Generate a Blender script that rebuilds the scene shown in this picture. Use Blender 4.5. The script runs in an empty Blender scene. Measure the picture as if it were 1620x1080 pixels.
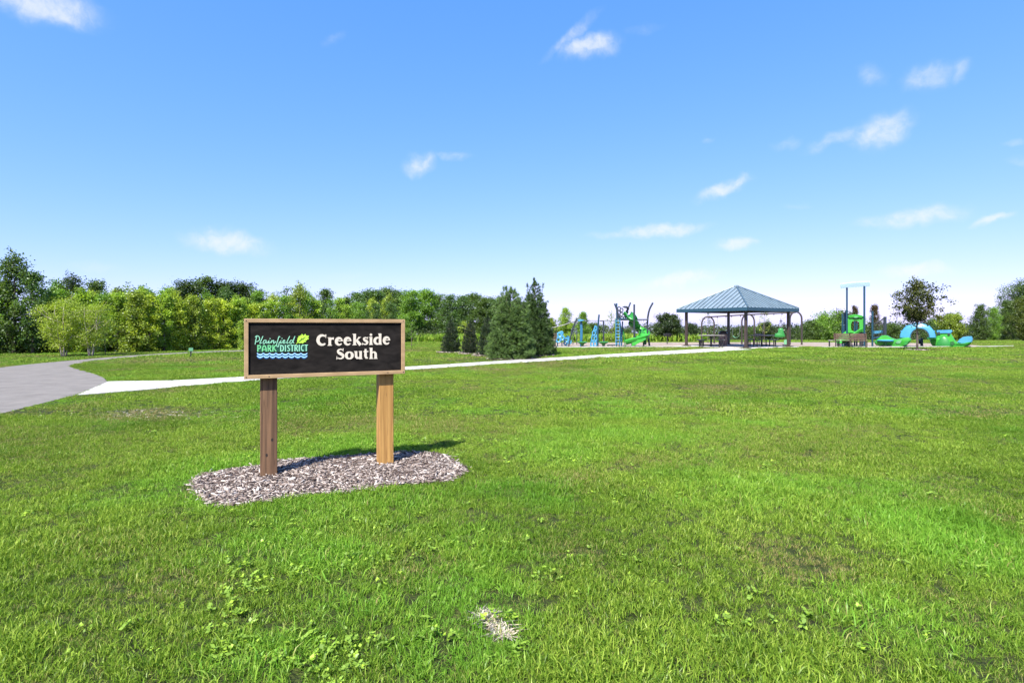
import bpy, bmesh, math, random
import numpy as np
from mathutils import Vector, Matrix
from mathutils.geometry import tessellate_polygon

# ------------------------------------------------------------------ camera, sky, sun, exposure
scene = bpy.context.scene
COL = scene.collection
F, YH, CH = 900.0, 516.0, 1.36          # focal length and horizon row in photo pixels, eye height
cam_data = bpy.data.cameras.new('camera')
cam_data.sensor_width = 36.0
cam_data.lens = 36.0 * F / 1620.0
cam_data.shift_y = -(540.0 - YH) / 1620.0
cam_data.clip_start = 0.05
cam_data.clip_end = 6000.0
cam = bpy.data.objects.new('camera', cam_data)
COL.objects.link(cam)
cam.location = (0, 0, CH)
cam.rotation_euler = (math.radians(90), 0, 0)
scene.camera = cam

SUN_AZ = math.atan2(-0.44, -0.90)        # compass angle of the sun seen from above (x = east, y = north)
SUN_EL = math.radians(50)
world = bpy.data.worlds.new('World')
scene.world = world
world.use_nodes = True
wn, wl = world.node_tree.nodes, world.node_tree.links
wn.clear()
w_out = wn.new('ShaderNodeOutputWorld')
w_bg = wn.new('ShaderNodeBackground')
w_bg.inputs['Strength'].default_value = 0.12
sky = wn.new('ShaderNodeTexSky')
sky.sky_type = 'NISHITA'
sky.sun_disc = False
sky.sun_elevation = SUN_EL
sky.sun_rotation = SUN_AZ % (2 * math.pi)
sky.altitude = 200
sky.air_density = 0.65
sky.dust_density = 0.8
sky.ozone_density = 5.0
hsv = wn.new('ShaderNodeHueSaturation')
hsv.inputs['Saturation'].default_value = 1.0
hsv.inputs['Value'].default_value = 1.0
wl.new(sky.outputs[0], hsv.inputs['Color'])
tone = wn.new('ShaderNodeVectorMath'); tone.operation = 'MULTIPLY'      # the camera's white balance
tone.inputs[1].default_value = (0.93, 1.05, 1.18)
wl.new(hsv.outputs[0], tone.inputs[0])
# the camera's tone curve on the sky, channel by channel
s_in = wn.new('ShaderNodeSeparateColor'); s_out = wn.new('ShaderNodeCombineColor')
wl.new(tone.outputs[0], s_in.inputs[0])
for ch, (k_, p_) in enumerate(((0.93, 1.03), (1.28, 0.59), (2.30, 0.42))):
    pw_ = wn.new('ShaderNodeMath'); pw_.operation = 'POWER'; pw_.inputs[1].default_value = p_
    ml_ = wn.new('ShaderNodeMath'); ml_.operation = 'MULTIPLY'; ml_.inputs[1].default_value = k_
    wl.new(s_in.outputs[ch], pw_.inputs[0]); wl.new(pw_.outputs[0], ml_.inputs[0]); wl.new(ml_.outputs[0], s_out.inputs[ch])


def wmath(op, a, b=None, clamp=False):
    n = wn.new('ShaderNodeMath'); n.operation = op; n.use_clamp = clamp
    for i, v in enumerate((a, b)):
        if v is None:
            continue
        if isinstance(v, (int, float)):
            n.inputs[i].default_value = v
        else:
            wl.new(v, n.inputs[i])
    return n.outputs[0]


# small fair-weather clouds at infinity: azimuth / elevation ellipses torn by noise
tc = wn.new('ShaderNodeTexCoord')
sep = wn.new('ShaderNodeSeparateXYZ')
wl.new(tc.outputs['Generated'], sep.inputs[0])
az = wmath('ARCTAN2', sep.outputs[0], sep.outputs[1])
el = wmath('ARCSINE', sep.outputs[2])
cmb = wn.new('ShaderNodeCombineXYZ')
wl.new(az, cmb.inputs[0]); wl.new(el, cmb.inputs[1])
warp = wn.new('ShaderNodeTexNoise'); warp.inputs['Scale'].default_value = 26; warp.inputs['Detail'].default_value = 4
wl.new(cmb.outputs[0], warp.inputs['Vector'])
wsub = wn.new('ShaderNodeVectorMath'); wsub.operation = 'SUBTRACT'; wsub.inputs[1].default_value = (.5, .5, .5)
wl.new(warp.outputs['Color'], wsub.inputs[0])
wsc = wn.new('ShaderNodeVectorMath'); wsc.operation = 'SCALE'; wsc.inputs['Scale'].default_value = 0.030
wl.new(wsub.outputs[0], wsc.inputs[0])
wadd = wn.new('ShaderNodeVectorMath'); wadd.operation = 'ADD'
wl.new(cmb.outputs[0], wadd.inputs[0]); wl.new(wsc.outputs[0], wadd.inputs[1])


def sky_dir(px, py):
    a, b = (px - 810) / F, (YH - py) / F
    n = math.sqrt(a * a + 1 + b * b)
    return math.atan2(a, 1), math.asin(b / n)


#          px   py  half-w half-h tilt  density
CLOUDS = [(930, 74, 44, 16, 0.10, 1.00), (905, 58, 50, 8, 0.60, .55), (1378, 118, 26, 14, -0.5, .45), (1468, 122, 42, 20, 0.0, .62),
          (1520, 112, 20, 14, 0.6, .5), (1395, 208, 48, 24, 0.30, .85), (1330, 218, 60, 12, 0.18, .55), (1243, 228, 26, 10, 0, .35),
          (1145, 298, 42, 11, 0.28, .95), (1045, 366, 66, 12, 0.05, .95), (975, 372, 48, 7, 0, .5), (1168, 386, 32, 9, 0.0, .9),
          (1455, 345, 66, 15, 0.08, .85), (1385, 350, 40, 12, 0, .45), (1568, 346, 34, 10, 0.08, .85), (1072, 442, 62, 12, 0.16, .95),
          (1446, 427, 54, 11, 0.0, 1.0), (360, 384, 66, 17, -0.05, .9), (338, 372, 30, 14, 0.3, .6), (664, 260, 26, 17, 0.3, .75),
          (715, 247, 32, 8, 0.0, .5), (68, 4, 90, 26, 0.0, 1.0), (150, 420, 44, 12, 0, .35), (1122, 220, 12, 7, 0, .35),
          (1262, 327, 24, 6, 0, .3), (525, 62, 26, 8, .6, .28), (1605, 228, 22, 7, 0, .4), (1612, 256, 26, 8, 0, .4),
          (1575, 467, 34, 7, 0, .4), (1020, 46, 36, 9, 0, .25), (545, 436, 40, 9, 0, .25)]
dens = None
for (px, py, a, b, rot, dn) in CLOUDS:
    ca, ce = sky_dir(px, py)
    mp = wn.new('ShaderNodeMapping'); mp.vector_type = 'TEXTURE'
    mp.inputs['Location'].default_value = (ca, ce, 0)
    mp.inputs['Rotation'].default_value = (0, 0, rot)
    sc_ = 1.0 / (F * (1 + ((px - 810) / F) ** 2))
    mp.inputs['Scale'].default_value = (a * sc_ * 1.25, b * 1.25 / F / math.sqrt(1 + ((px - 810) / F) ** 2), 100)
    wl.new(wadd.outputs[0], mp.inputs['Vector'])
    ln = wn.new('ShaderNodeVectorMath'); ln.operation = 'LENGTH'
    wl.new(mp.outputs[0], ln.inputs[0])
    mr = wn.new('ShaderNodeMapRange'); mr.interpolation_type = 'SMOOTHERSTEP'
    for k, v in (('From Min', 1.45), ('From Max', 0.0), ('To Min', 0.0), ('To Max', dn)):
        mr.inputs[k].default_value = v
    wl.new(ln.outputs['Value'], mr.inputs['Value'])
    dens = mr.outputs[0] if dens is None else wmath('MAXIMUM', dens, mr.outputs[0])
puff = wn.new('ShaderNodeTexNoise'); puff.inputs['Scale'].default_value = 58; puff.inputs['Detail'].default_value = 7
puff.inputs['Roughness'].default_value = 0.6
wl.new(wadd.outputs[0], puff.inputs['Vector'])
pf = wmath('MULTIPLY', wmath('SUBTRACT', puff.outputs['Fac'], 0.5), 1.7)
gate = wmath('MULTIPLY', dens, wmath('ADD', pf, 1.0))
mr = wn.new('ShaderNodeMapRange'); mr.interpolation_type = 'SMOOTHSTEP'
for k, v in (('From Min', 0.04), ('From Max', 1.3), ('To Min', 0.0), ('To Max', 0.74)):
    mr.inputs[k].default_value = v
wl.new(gate, mr.inputs['Value'])
wmix = wn.new('ShaderNodeMix'); wmix.data_type = 'RGBA'
wl.new(mr.outputs[0], wmix.inputs[0])
wl.new(s_out.outputs[0], wmix.inputs[6])
wmix.inputs[7].default_value = (3.3, 3.4, 3.5, 1)
wl.new(wmix.outputs[2], w_bg.inputs['Color'])
wl.new(w_bg.outputs[0], w_out.inputs['Surface'])

sun_data = bpy.data.lights.new('sun', 'SUN')
sun_data.energy = 4.3
sun_data.angle = math.radians(0.53)
sun_data.color = (1.0, 0.955, 0.88)
sun = bpy.data.objects.new('sun', sun_data)
COL.objects.link(sun)
to_sun = Vector((math.sin(SUN_AZ) * math.cos(SUN_EL), math.cos(SUN_AZ) * math.cos(SUN_EL), math.sin(SUN_EL)))
sun.rotation_euler = to_sun.to_track_quat('Z', 'Y').to_euler()
sun.location = to_sun * 50

vs = scene.view_settings
vs.view_transform = 'Standard'
vs.look = 'None'
vs.exposure = 1.3
vs.gamma = 1.0
vs.use_curve_mapping = False
scene.cycles.adaptive_threshold = 0.025
scene.cycles.max_bounces = 6
scene.cycles.diffuse_bounces = 3
scene.cycles.glossy_bounces = 2
scene.cycles.transmission_bounces = 4

rng = np.random.default_rng(11)
random.seed(5)

# ------------------------------------------------------------------ geometry helpers
SLOPE = 0.0115


def gz(x, y):
    """height of the ground: level park, falling very gently away beyond the play area"""
    t = np.maximum(0.0, np.asarray(y, float) - 44.0)
    return -SLOPE * np.sqrt(t * t + 16.0) + SLOPE * 4.0


def gp(px, py):
    """ground point seen at photo pixel (px, py)"""
    b = (YH - py) / F
    d = CH / -b
    for _ in range(60):
        d = 0.5 * d + 0.5 * (float(gz(0, d)) - CH) / b
    return Vector(((px - 810) / F * d, d, float(gz(0, d))))


def gd(px, d):
    """ground point at depth d in the direction of column px"""
    return Vector(((px - 810) / F * d, d, float(gz(0, d))))


class Frame:
    """upright plane through the ground point at column px and depth d, square to the line of sight"""
    def __init__(s, px, d):
        s.o = gd(px, d)
        v = Vector((s.o.x, s.o.y, 0)); v.normalize()
        s.v = v
        s.r = Vector((v.y, -v.x, 0))

    def __call__(s, px, py, off=0.0):
        a = Vector(((px - 810) / F, 1, 0))
        t = (s.o.x * s.v.x + s.o.y * s.v.y) / (a.x * s.v.x + a.y * s.v.y)
        p = a * t
        p.z = CH + t * (YH - py) / F
        return p + s.v * off


def np_mesh(name, V, Fc, tint=None):
    V = np.asarray(V, np.float32).reshape(-1, 3); Fc = np.asarray(Fc, np.int32)
    m, k = Fc.shape
    me = bpy.data.meshes.new(name)
    me.vertices.add(len(V)); me.vertices.foreach_set('co', V.ravel())
    me.loops.add(m * k); me.loops.foreach_set('vertex_index', Fc.ravel())
    me.polygons.add(m); me.polygons.foreach_set('loop_start', np.arange(0, m * k, k, dtype=np.int32))
    if tint is not None:
        a = me.attributes.new('tint', 'FLOAT', 'POINT')
        a.data.foreach_set('value', np.asarray(tint, np.float32))
    me.update(calc_edges=True)
    return me


def root_of(o):
    while o.parent:
        o = o.parent
    return o


def tag(o, label=None, cat=None, group=None, kind=None):
    if label: o['label'] = label
    if cat: o['category'] = cat
    if group: o['group'] = group
    if kind: o['kind'] = kind
    return o


def thing(name, loc, label, cat, group=None):
    o = bpy.data.objects.new(name, None)
    o.empty_display_size = 0.2
    COL.objects.link(o); o.location = loc
    return tag(o, label, cat, group)


def link(name, me, mat, parent=None):
    o = bpy.data.objects.new(name, me)
    if mat is not None and not me.materials:
        me.materials.append(mat)
    COL.objects.link(o)
    o.parent = parent
    return o


def copy_tree(o, parent=None):
    c = o.copy(); COL.objects.link(c); c.parent = parent
    for ch in list(o.children):
        copy_tree(ch, c)
    return c


class MB:
    """collects shapes and builds them as one mesh object (given in world coordinates)"""
    def __init__(s):
        s.v, s.f = [], []

    def add(s, vs_, fs):
        n = len(s.v)
        s.v += [Vector(p) for p in vs_]
        s.f += [tuple(i + n for i in f) for f in fs]
        return s

    def hexa(s, p):
        """eight corners: bottom ring 0-3, top ring 4-7"""
        return s.add(p, [(3, 2, 1, 0), (4, 5, 6, 7), (0, 1, 5, 4), (1, 2, 6, 5), (2, 3, 7, 6), (3, 0, 4, 7)])

    def box(s, c, sx, sy, sz, ax=None, ay=None, az_=None):
        ax = ax or Vector((1, 0, 0)); ay = ay or Vector((0, 1, 0)); az_ = az_ or Vector((0, 0, 1))
        c = Vector(c); X, Y, Z = ax * sx / 2, ay * sy / 2, az_ * sz / 2
        return s.hexa([c - X - Y - Z, c + X - Y - Z, c + X + Y - Z, c - X + Y - Z, c - X - Y + Z, c + X - Y + Z, c + X + Y + Z, c - X + Y + Z])

    def tube(s, pts, r, n=8, cap=True):
        pts = [Vector(p) for p in pts]
        rs = r if isinstance(r, (list, tuple)) else [r] * len(pts)
        base = len(s.v); up = None
        for i, p in enumerate(pts):
            t = (pts[min(i + 1, len(pts) - 1)] - pts[max(i - 1, 0)]).normalized()
            if up is None:
                up = Vector((0, 0, 1)) if abs(t.z) < .9 else Vector((1, 0, 0))
            side = t.cross(up)
            if side.length < 1e-5:
                side = t.orthogonal()
            side.normalize(); up = side.cross(t).normalized()
            for k in range(n):
                a = 2 * math.pi * k / n
                s.v.append(p + (side * math.cos(a) + up * math.sin(a)) * rs[i])
        for i in range(len(pts) - 1):
            for k in range(n):
                a, b = base + i * n + k, base + i * n + (k + 1) % n
                s.f.append((a, b, b + n, a + n))
        if cap:
            s.f.append(tuple(base + k for k in range(n))[::-1])
            s.f.append(tuple(base + (len(pts) - 1) * n + k for k in range(n)))
        return s

    def lathe(s, c, prof, n=20):
        """profile of (radius, height) turned about the upright axis at c"""
        c = Vector(c); base = len(s.v)
        for (r, z) in prof:
            for k in range(n):
                a = 2 * math.pi * k / n
                s.v.append(c + Vector((r * math.cos(a), r * math.sin(a), z)))
        for i in range(len(prof) - 1):
            for k in range(n):
                a, b = base + i * n + k, base + i * n + (k + 1) % n
                s.f.append((a, b, b + n, a + n))
        s.f.append(tuple(base + k for k in range(n))[::-1])
        s.f.append(tuple(base + (len(prof) - 1) * n + k for k in range(n)))
        return s

    def rings(s, loops, cap=True, closed=True):
        """skin a list of loops with equal vertex counts"""
        base = len(s.v); n = len(loops[0])
        for l in loops:
            s.v += [Vector(p) for p in l]
        for i in range(len(loops) - 1):
            for k in range(n if closed else n - 1):
                a, b = base + i * n + k, base + i * n + (k + 1) % n
                s.f.append((a, b, b + n, a + n))
        if cap:
            for off, flip in ((0, True), ((len(loops) - 1) * n, False)):
                poly = [s.v[base + off + k] for k in range(n)]
                for t in tessellate_polygon([poly]):
                    f = tuple(base + off + i for i in t)
                    s.f.append(f[::-1] if flip else f)
        return s

    def slab(s, fr, poly, o0, o1, bev=0.05, inset=0.9):
        """silhouette in photo pixels on frame fr given real thickness from o0 to o1 with rounded rims"""
        P = [fr(px, py) for px, py in poly]
        c = sum(P, Vector()) / len(P)
        I = [c + (p - c) * inset for p in P]
        M = [c + (p - c) * (0.35 * inset + 0.65) for p in P]
        sh = lambda Q, o: [p + fr.v * o for p in Q]
        return s.rings([sh(I, o0), sh(M, o0 + bev * .35), sh(P, o0 + bev), sh(P, o1 - bev), sh(M, o1 - bev * .35), sh(I, o1)])

    def build(s, name, mat, parent=None, smooth=False, bevel=0.0):
        off = Vector(root_of(parent).location) if parent else Vector()
        me = bpy.data.meshes.new(name)
        me.from_pydata([tuple(p - off) for p in s.v], [], s.f)
        me.update()
        bm = bmesh.new(); bm.from_mesh(me)
        bmesh.ops.recalc_face_normals(bm, faces=bm.faces)
        bm.to_mesh(me); bm.free()
        if smooth:
            me.polygons.foreach_set('use_smooth', [True] * len(me.polygons))
            me.set_sharp_from_angle(angle=math.radians(50))
        o = link(name, me, mat, parent)
        if bevel:
            b = o.modifiers.new('bevel', 'BEVEL'); b.width = bevel; b.segments = 2; b.limit_method = 'ANGLE'
        return o


def arc(c, r0, r1, a0, a1, n=14):
    return [(c[0] + r0 * math.cos(math.radians(a0 + (a1 - a0) * i / n)), c[1] + r1 * math.sin(math.radians(a0 + (a1 - a0) * i / n))) for i in range(n + 1)]


def smooth_line(pts, n=5):
    """Catmull-Rom through points of any dimension"""
    P = [np.array(p, float) for p in pts]
    P = [2 * P[0] - P[1]] + P + [2 * P[-1] - P[-2]]
    out = []
    for i in range(1, len(P) - 2):
        for k in range(n):
            t = k / n
            out.append(.5 * ((2 * P[i]) + (-P[i - 1] + P[i + 1]) * t + (2 * P[i - 1] - 5 * P[i] + 4 * P[i + 1] - P[i + 2]) * t * t + (-P[i - 1] + 3 * P[i] - 3 * P[i + 1] + P[i + 2]) * t ** 3))
    out.append(P[-2])
    return out


# ------------------------------------------------------------------ materials
def new_mat(name):
    m = bpy.data.materials.new(name); m.use_nodes = True
    nt = m.node_tree; nt.nodes.clear()
    out = nt.nodes.new('ShaderNodeOutputMaterial')
    return m, nt, out


def plain(name, col, rough=0.5, var=0.12, scale=6.0, metal=0.0, bump=0.0, bscale=60.0, coat=0.0):
    """painted / moulded surface with faint mottling, dust and relief"""
    m, nt, out = new_mat(name); N, L = nt.nodes, nt.links
    b = N.new('ShaderNodeBsdfPrincipled')
    t = N.new('ShaderNodeTexCoord')
    nz = N.new('ShaderNodeTexNoise'); nz.inputs['Scale'].default_value = scale; nz.inputs['Detail'].default_value = 5
    L.new(t.outputs['Object'], nz.inputs['Vector'])
    mr_ = N.new('ShaderNodeMapRange'); mr_.inputs['From Min'].default_value = .3; mr_.inputs['From Max'].default_value = .7
    mr_.inputs['To Min'].default_value = 1 - var; mr_.inputs['To Max'].default_value = 1 + var
    L.new(nz.outputs['Fac'], mr_.inputs['Value'])
    mul = N.new('ShaderNodeVectorMath'); mul.operation = 'SCALE'
    mul.inputs[0].default_value = col[:3]
    L.new(mr_.outputs[0], mul.inputs['Scale'])
    L.new(mul.outputs[0], b.inputs['Base Color'])
    b.inputs['Roughness'].default_value = rough
    b.inputs['Metallic'].default_value = metal
    b.inputs['Coat Weight'].default_value = coat
    if bump:
        n2 = N.new('ShaderNodeTexNoise'); n2.inputs['Scale'].default_value = bscale; n2.inputs['Detail'].default_value = 4
        L.new(t.outputs['Object'], n2.inputs['Vector'])
        bp = N.new('ShaderNodeBump'); bp.inputs['Strength'].default_value = bump; bp.inputs['Distance'].default_value = 0.02
        L.new(n2.outputs['Fac'], bp.inputs['Height']); L.new(bp.outputs[0], b.inputs['Normal'])
    L.new(b.outputs[0], out.inputs['Surface'])
    return m


def wood(name, c_lo, c_hi, axis='Z', scale=1.0, rough=0.7, knots=False, bump=0.25):
    """grain that runs along one axis of the object"""
    m, nt, out = new_mat(name); N, L = nt.nodes, nt.links
    b = N.new('ShaderNodeBsdfPrincipled'); b.inputs['Roughness'].default_value = rough
    t = N.new('ShaderNodeTexCoord'); mp = N.new('ShaderNodeMapping')
    k = {'X': (1.2, 34, 34), 'Y': (34, 1.2, 34), 'Z': (34, 34, 1.4)}[axis]
    mp.inputs['Scale'].default_value = tuple(v * scale for v in k)
    L.new(t.outputs['Object'], mp.inputs['Vector'])
    n1 = N.new('ShaderNodeTexNoise'); n1.inputs['Scale'].default_value = 1.0; n1.inputs['Detail'].default_value = 7
    n1.inputs['Distortion'].default_value = 0.6
    L.new(mp.outputs[0], n1.inputs['Vector'])
    r = N.new('ShaderNodeValToRGB')
    r.color_ramp.elements[0].position = .32; r.color_ramp.elements[0].color = (*c_lo, 1)
    r.color_ramp.elements[1].position = .68; r.color_ramp.elements[1].color = (*c_hi, 1)
    L.new(n1.outputs['Fac'], r.inputs['Fac'])
    colr = r.outputs['Color']
    if knots:
        # drying cracks and knots: dark lines stretched along the grain
        mp2 = N.new('ShaderNodeMapping'); mp2.inputs['Scale'].default_value = (13, 13, .55)
        L.new(t.outputs['Object'], mp2.inputs['Vector'])
        v = N.new('ShaderNodeTexNoise'); v.inputs['Scale'].default_value = 1.6; v.inputs['Detail'].default_value = 3
        L.new(mp2.outputs[0], v.inputs['Vector'])
        s1 = N.new('ShaderNodeMath'); s1.operation = 'SUBTRACT'; s1.inputs[1].default_value = .5
        L.new(v.outputs['Fac'], s1.inputs[0])
        s2 = N.new('ShaderNodeMath'); s2.operation = 'ABSOLUTE'; L.new(s1.outputs[0], s2.inputs[0])
        s3 = N.new('ShaderNodeMapRange'); s3.inputs['From Min'].default_value = 0; s3.inputs['From Max'].default_value = .022
        s3.inputs['To Min'].default_value = .55; s3.inputs['To Max'].default_value = 0
        L.new(s2.outputs[0], s3.inputs['Value'])
        mx = N.new('ShaderNodeMix'); mx.data_type = 'RGBA'
        L.new(s3.outputs[0], mx.inputs[0]); L.new(colr, mx.inputs[6])
        mx.inputs[7].default_value = (c_lo[0] * .25, c_lo[1] * .22, c_lo[2] * .2, 1)
        colr = mx.outputs[2]
    L.new(colr, b.inputs['Base Color'])
    bp = N.new('ShaderNodeBump'); bp.inputs['Strength'].default_value = bump; bp.inputs['Distance'].default_value = .004
    L.new(n1.outputs['Fac'], bp.inputs['Height']); L.new(bp.outputs[0], b.inputs['Normal'])
    L.new(b.outputs[0], out.inputs['Surface'])
    return m


def foliage(name, col, trans=0.35, own=True, amount=0.45):
    """leaf: diffuse + light shining through; per-leaf tint and the tree's own colour"""
    m, nt, out = new_mat(name); N, L = nt.nodes, nt.links
    at = N.new('ShaderNodeAttribute'); at.attribute_name = 'tint'
    oi = N.new('ShaderNodeObjectInfo')
    mr_ = N.new('ShaderNodeMapRange'); mr_.inputs['To Min'].default_value = 1 - amount; mr_.inputs['To Max'].default_value = 1 + amount
    L.new(at.outputs['Fac'], mr_.inputs['Value'])
    mul = N.new('ShaderNodeVectorMath'); mul.operation = 'SCALE'
    if own:
        L.new(oi.outputs['Color'], mul.inputs[0])
    else:
        mul.inputs[0].default_value = col
    L.new(mr_.outputs[0], mul.inputs['Scale'])
    warm = N.new('ShaderNodeMix'); warm.data_type = 'RGBA'; warm.blend_type = 'MULTIPLY'
    warm.inputs[7].default_value = (1.18, 1.05, .7, 1)
    pw = N.new('ShaderNodeMath'); pw.operation = 'POWER'; pw.inputs[1].default_value = 3
    L.new(at.outputs['Fac'], pw.inputs[0]); L.new(pw.outputs[0], warm.inputs[0])
    L.new(mul.outputs[0], warm.inputs[6])
    d = N.new('ShaderNodeBsdfDiffuse'); tr = N.new('ShaderNodeBsdfTranslucent'); g = N.new('ShaderNodeBsdfGlossy')
    g.inputs['Roughness'].default_value = .42; g.inputs['Color'].default_value = (.9, .95, 1, 1)
    L.new(warm.outputs[2], d.inputs['Color'])
    tcol = N.new('ShaderNodeMix'); tcol.data_type = 'RGBA'; tcol.blend_type = 'MULTIPLY'; tcol.inputs[0].default_value = 1
    tcol.inputs[7].default_value = (1.25, 1.3, .5, 1)
    L.new(warm.outputs[2], tcol.inputs[6]); L.new(tcol.outputs[2], tr.inputs['Color'])
    m1 = N.new('ShaderNodeMixShader'); m1.inputs[0].default_value = trans
    L.new(d.outputs[0], m1.inputs[1]); L.new(tr.outputs[0], m1.inputs[2])
    m2 = N.new('ShaderNodeMixShader'); m2.inputs[0].default_value = .025
    L.new(m1.outputs[0], m2.inputs[1]); L.new(g.outputs[0], m2.inputs[2])
    L.new(m2.outputs[0], out.inputs['Surface'])
    return m


def grass_mat():
    """lawn blade: green to straw by the turf it grows in ('dry', 'lush' carried by each tuft)"""
    m, nt, out = new_mat('grass_blade'); N, L = nt.nodes, nt.links
    at = N.new('ShaderNodeAttribute'); at.attribute_name = 'tint'
    dry = N.new('ShaderNodeAttribute'); dry.attribute_name = 'dry'; dry.attribute_type = 'INSTANCER'
    lush = N.new('ShaderNodeAttribute'); lush.attribute_name = 'lush'; lush.attribute_type = 'INSTANCER'
    r = N.new('ShaderNodeValToRGB'); cr = r.color_ramp
    cr.elements[0].position = 0; cr.elements[0].color = (.055, .130, .012, 1)
    cr.elements[1].position = 1; cr.elements[1].color = (.440, .560, .092, 1)
    e = cr.elements.new(.5); e.color = (.220, .340, .034, 1)
    L.new(at.outputs['Fac'], r.inputs['Fac'])
    mxl = N.new('ShaderNodeMix'); mxl.data_type = 'RGBA'
    mxl.inputs[7].default_value = (.160, .360, .034, 1)
    L.new(lush.outputs['Fac'], mxl.inputs[0]); L.new(r.outputs['Color'], mxl.inputs[6])
    deep = N.new('ShaderNodeAttribute'); deep.attribute_name = 'deep'; deep.attribute_type = 'INSTANCER'
    mxd = N.new('ShaderNodeMix'); mxd.data_type = 'RGBA'; mxd.blend_type = 'MULTIPLY'
    mxd.inputs[7].default_value = (.34, .48, .30, 1)
    L.new(deep.outputs['Fac'], mxd.inputs[0]); L.new(mxl.outputs[2], mxd.inputs[6])
    mxl = mxd
    # a share of the blades in dry turf has gone to straw
    ad = N.new('ShaderNodeMath'); ad.operation = 'ADD'
    L.new(at.outputs['Fac'], ad.inputs[0]); L.new(dry.outputs['Fac'], ad.inputs[1])
    mr_ = N.new('ShaderNodeMapRange'); mr_.inputs['From Min'].default_value = .85; mr_.inputs['From Max'].default_value = 1.25
    L.new(ad.outputs[0], mr_.inputs['Value'])
    mx = N.new('ShaderNodeMix'); mx.data_type = 'RGBA'
    mx.inputs[7].default_value = (.34, .27, .12, 1)
    L.new(mr_.outputs[0], mx.inputs[0]); L.new(mxl.outputs[2], mx.inputs[6])
    d = N.new('ShaderNodeBsdfDiffuse'); tr = N.new('ShaderNodeBsdfTranslucent'); g = N.new('ShaderNodeBsdfGlossy')
    g.inputs['Roughness'].default_value = .38
    L.new(mx.outputs[2], d.inputs['Color'])
    tcol = N.new('ShaderNodeMix'); tcol.data_type = 'RGBA'; tcol.blend_type = 'MULTIPLY'; tcol.inputs[0].default_value = 1
    tcol.inputs[7].default_value = (1.2, 1.25, .6, 1)
    L.new(mx.outputs[2], tcol.inputs[6]); L.new(tcol.outputs[2], tr.inputs['Color'])
    m1 = N.new('ShaderNodeMixShader'); m1.inputs[0].default_value = .30
    L.new(d.outputs[0], m1.inputs[1]); L.new(tr.outputs[0], m1.inputs[2])
    m2 = N.new('ShaderNodeMixShader'); m2.inputs[0].default_value = .012
    L.new(m1.outputs[0], m2.inputs[1]); L.new(g.outputs[0], m2.inputs[2])
    L.new(m2.outputs[0], out.inputs['Surface'])
    return m


def ground_mat(name, cols, scale, bump=0.6, bscale=14, rough=0.95):
    m, nt, out = new_mat(name); N, L = nt.nodes, nt.links
    b = N.new('ShaderNodeBsdfPrincipled'); b.inputs['Roughness'].default_value = rough
    b.inputs['Specular IOR Level'].default_value = .2
    t = N.new('ShaderNodeTexCoord')
    n1 = N.new('ShaderNodeTexNoise'); n1.inputs['Scale'].default_value = scale; n1.inputs['Detail'].default_value = 9
    n1.inputs['Roughness'].default_value = .65
    L.new(t.outputs['Object'], n1.inputs['Vector'])
    r = N.new('ShaderNodeValToRGB'); cr = r.color_ramp
    cr.elements[0].position = .3; cr.elements[0].color = (*cols[0], 1)
    cr.elements[1].position = .72; cr.elements[1].color = (*cols[-1], 1)
    for i, c in enumerate(cols[1:-1]):
        e = cr.elements.new(.3 + .42 * (i + 1) / (len(cols) - 1)); e.color = (*c, 1)
    L.new(n1.outputs['Fac'], r.inputs['Fac'])
    L.new(r.outputs['Color'], b.inputs['Base Color'])
    n2 = N.new('ShaderNodeTexNoise'); n2.inputs['Scale'].default_value = bscale; n2.inputs['Detail'].default_value = 6
    L.new(t.outputs['Object'], n2.inputs['Vector'])
    bp = N.new('ShaderNodeBump'); bp.inputs['Strength'].default_value = bump; bp.inputs['Distance'].default_value = .05
    L.new(n2.outputs['Fac'], bp.inputs['Height']); L.new(bp.outputs[0], b.inputs['Normal'])
    L.new(b.outputs[0], out.inputs['Surface'])
    return m


M_SOIL = ground_mat('turf_ground', [(.014, .018, .006), (.050, .070, .014), (.11, .115, .035)], 9.0, bump=1.0, bscale=70)
M_CONC = ground_mat('pale_concrete', [(.40, .385, .355), (.46, .445, .415), (.51, .49, .46)], 3.0, bump=.15, bscale=80)
M_ASPH = ground_mat('grey_asphalt', [(.150, .139, .125), (.185, .172, .155), (.222, .205, .185)], 2.2, bump=.35, bscale=120)
M_FIBRE = ground_mat('wood_fibre', [(.24, .19, .15), (.31, .25, .20), (.39, .33, .27)], 2.5, bump=.7, bscale=40)
M_BEDSOIL = ground_mat('bark_dust', [(.05, .035, .03), (.09, .065, .055), (.15, .11, .095)], 12, bump=.8, bscale=60)
M_GRASS = grass_mat()
M_LEAF = foliage('leaf', (.1, .15, .03), trans=.42)
M_NEEDLE = foliage('needle', (.03, .06, .03), trans=.2, amount=.5)
M_WEED = foliage('weed_leaf', (.22, .36, .05), trans=.35, own=False, amount=.35)
M_BARK = wood('grey_brown_bark', (.055, .042, .032), (.16, .13, .105), 'Z', .6, .9, bump=.6)
M_BIRCH = wood('pale_birch_bark', (.30, .20, .15), (.62, .54, .47), 'Z', .8, .8, bump=.4)


def set_col(root, col):
    for ch in root.children:
        ch.color = (*col, 1)

# ------------------------------------------------------------------ the ground
def inside(poly, X, Y):
    poly = np.array([(p[0], p[1]) for p in poly]); r = np.zeros(len(X), bool)
    x0, y0 = poly[-1]
    for x1, y1 in poly:
        c = ((y0 > Y) != (y1 > Y)) & (X < (x1 - x0) * (Y - y0) / (y1 - y0 + 1e-12) + x0)
        r ^= c
        x0, y0 = x1, y1
    return r


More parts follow.
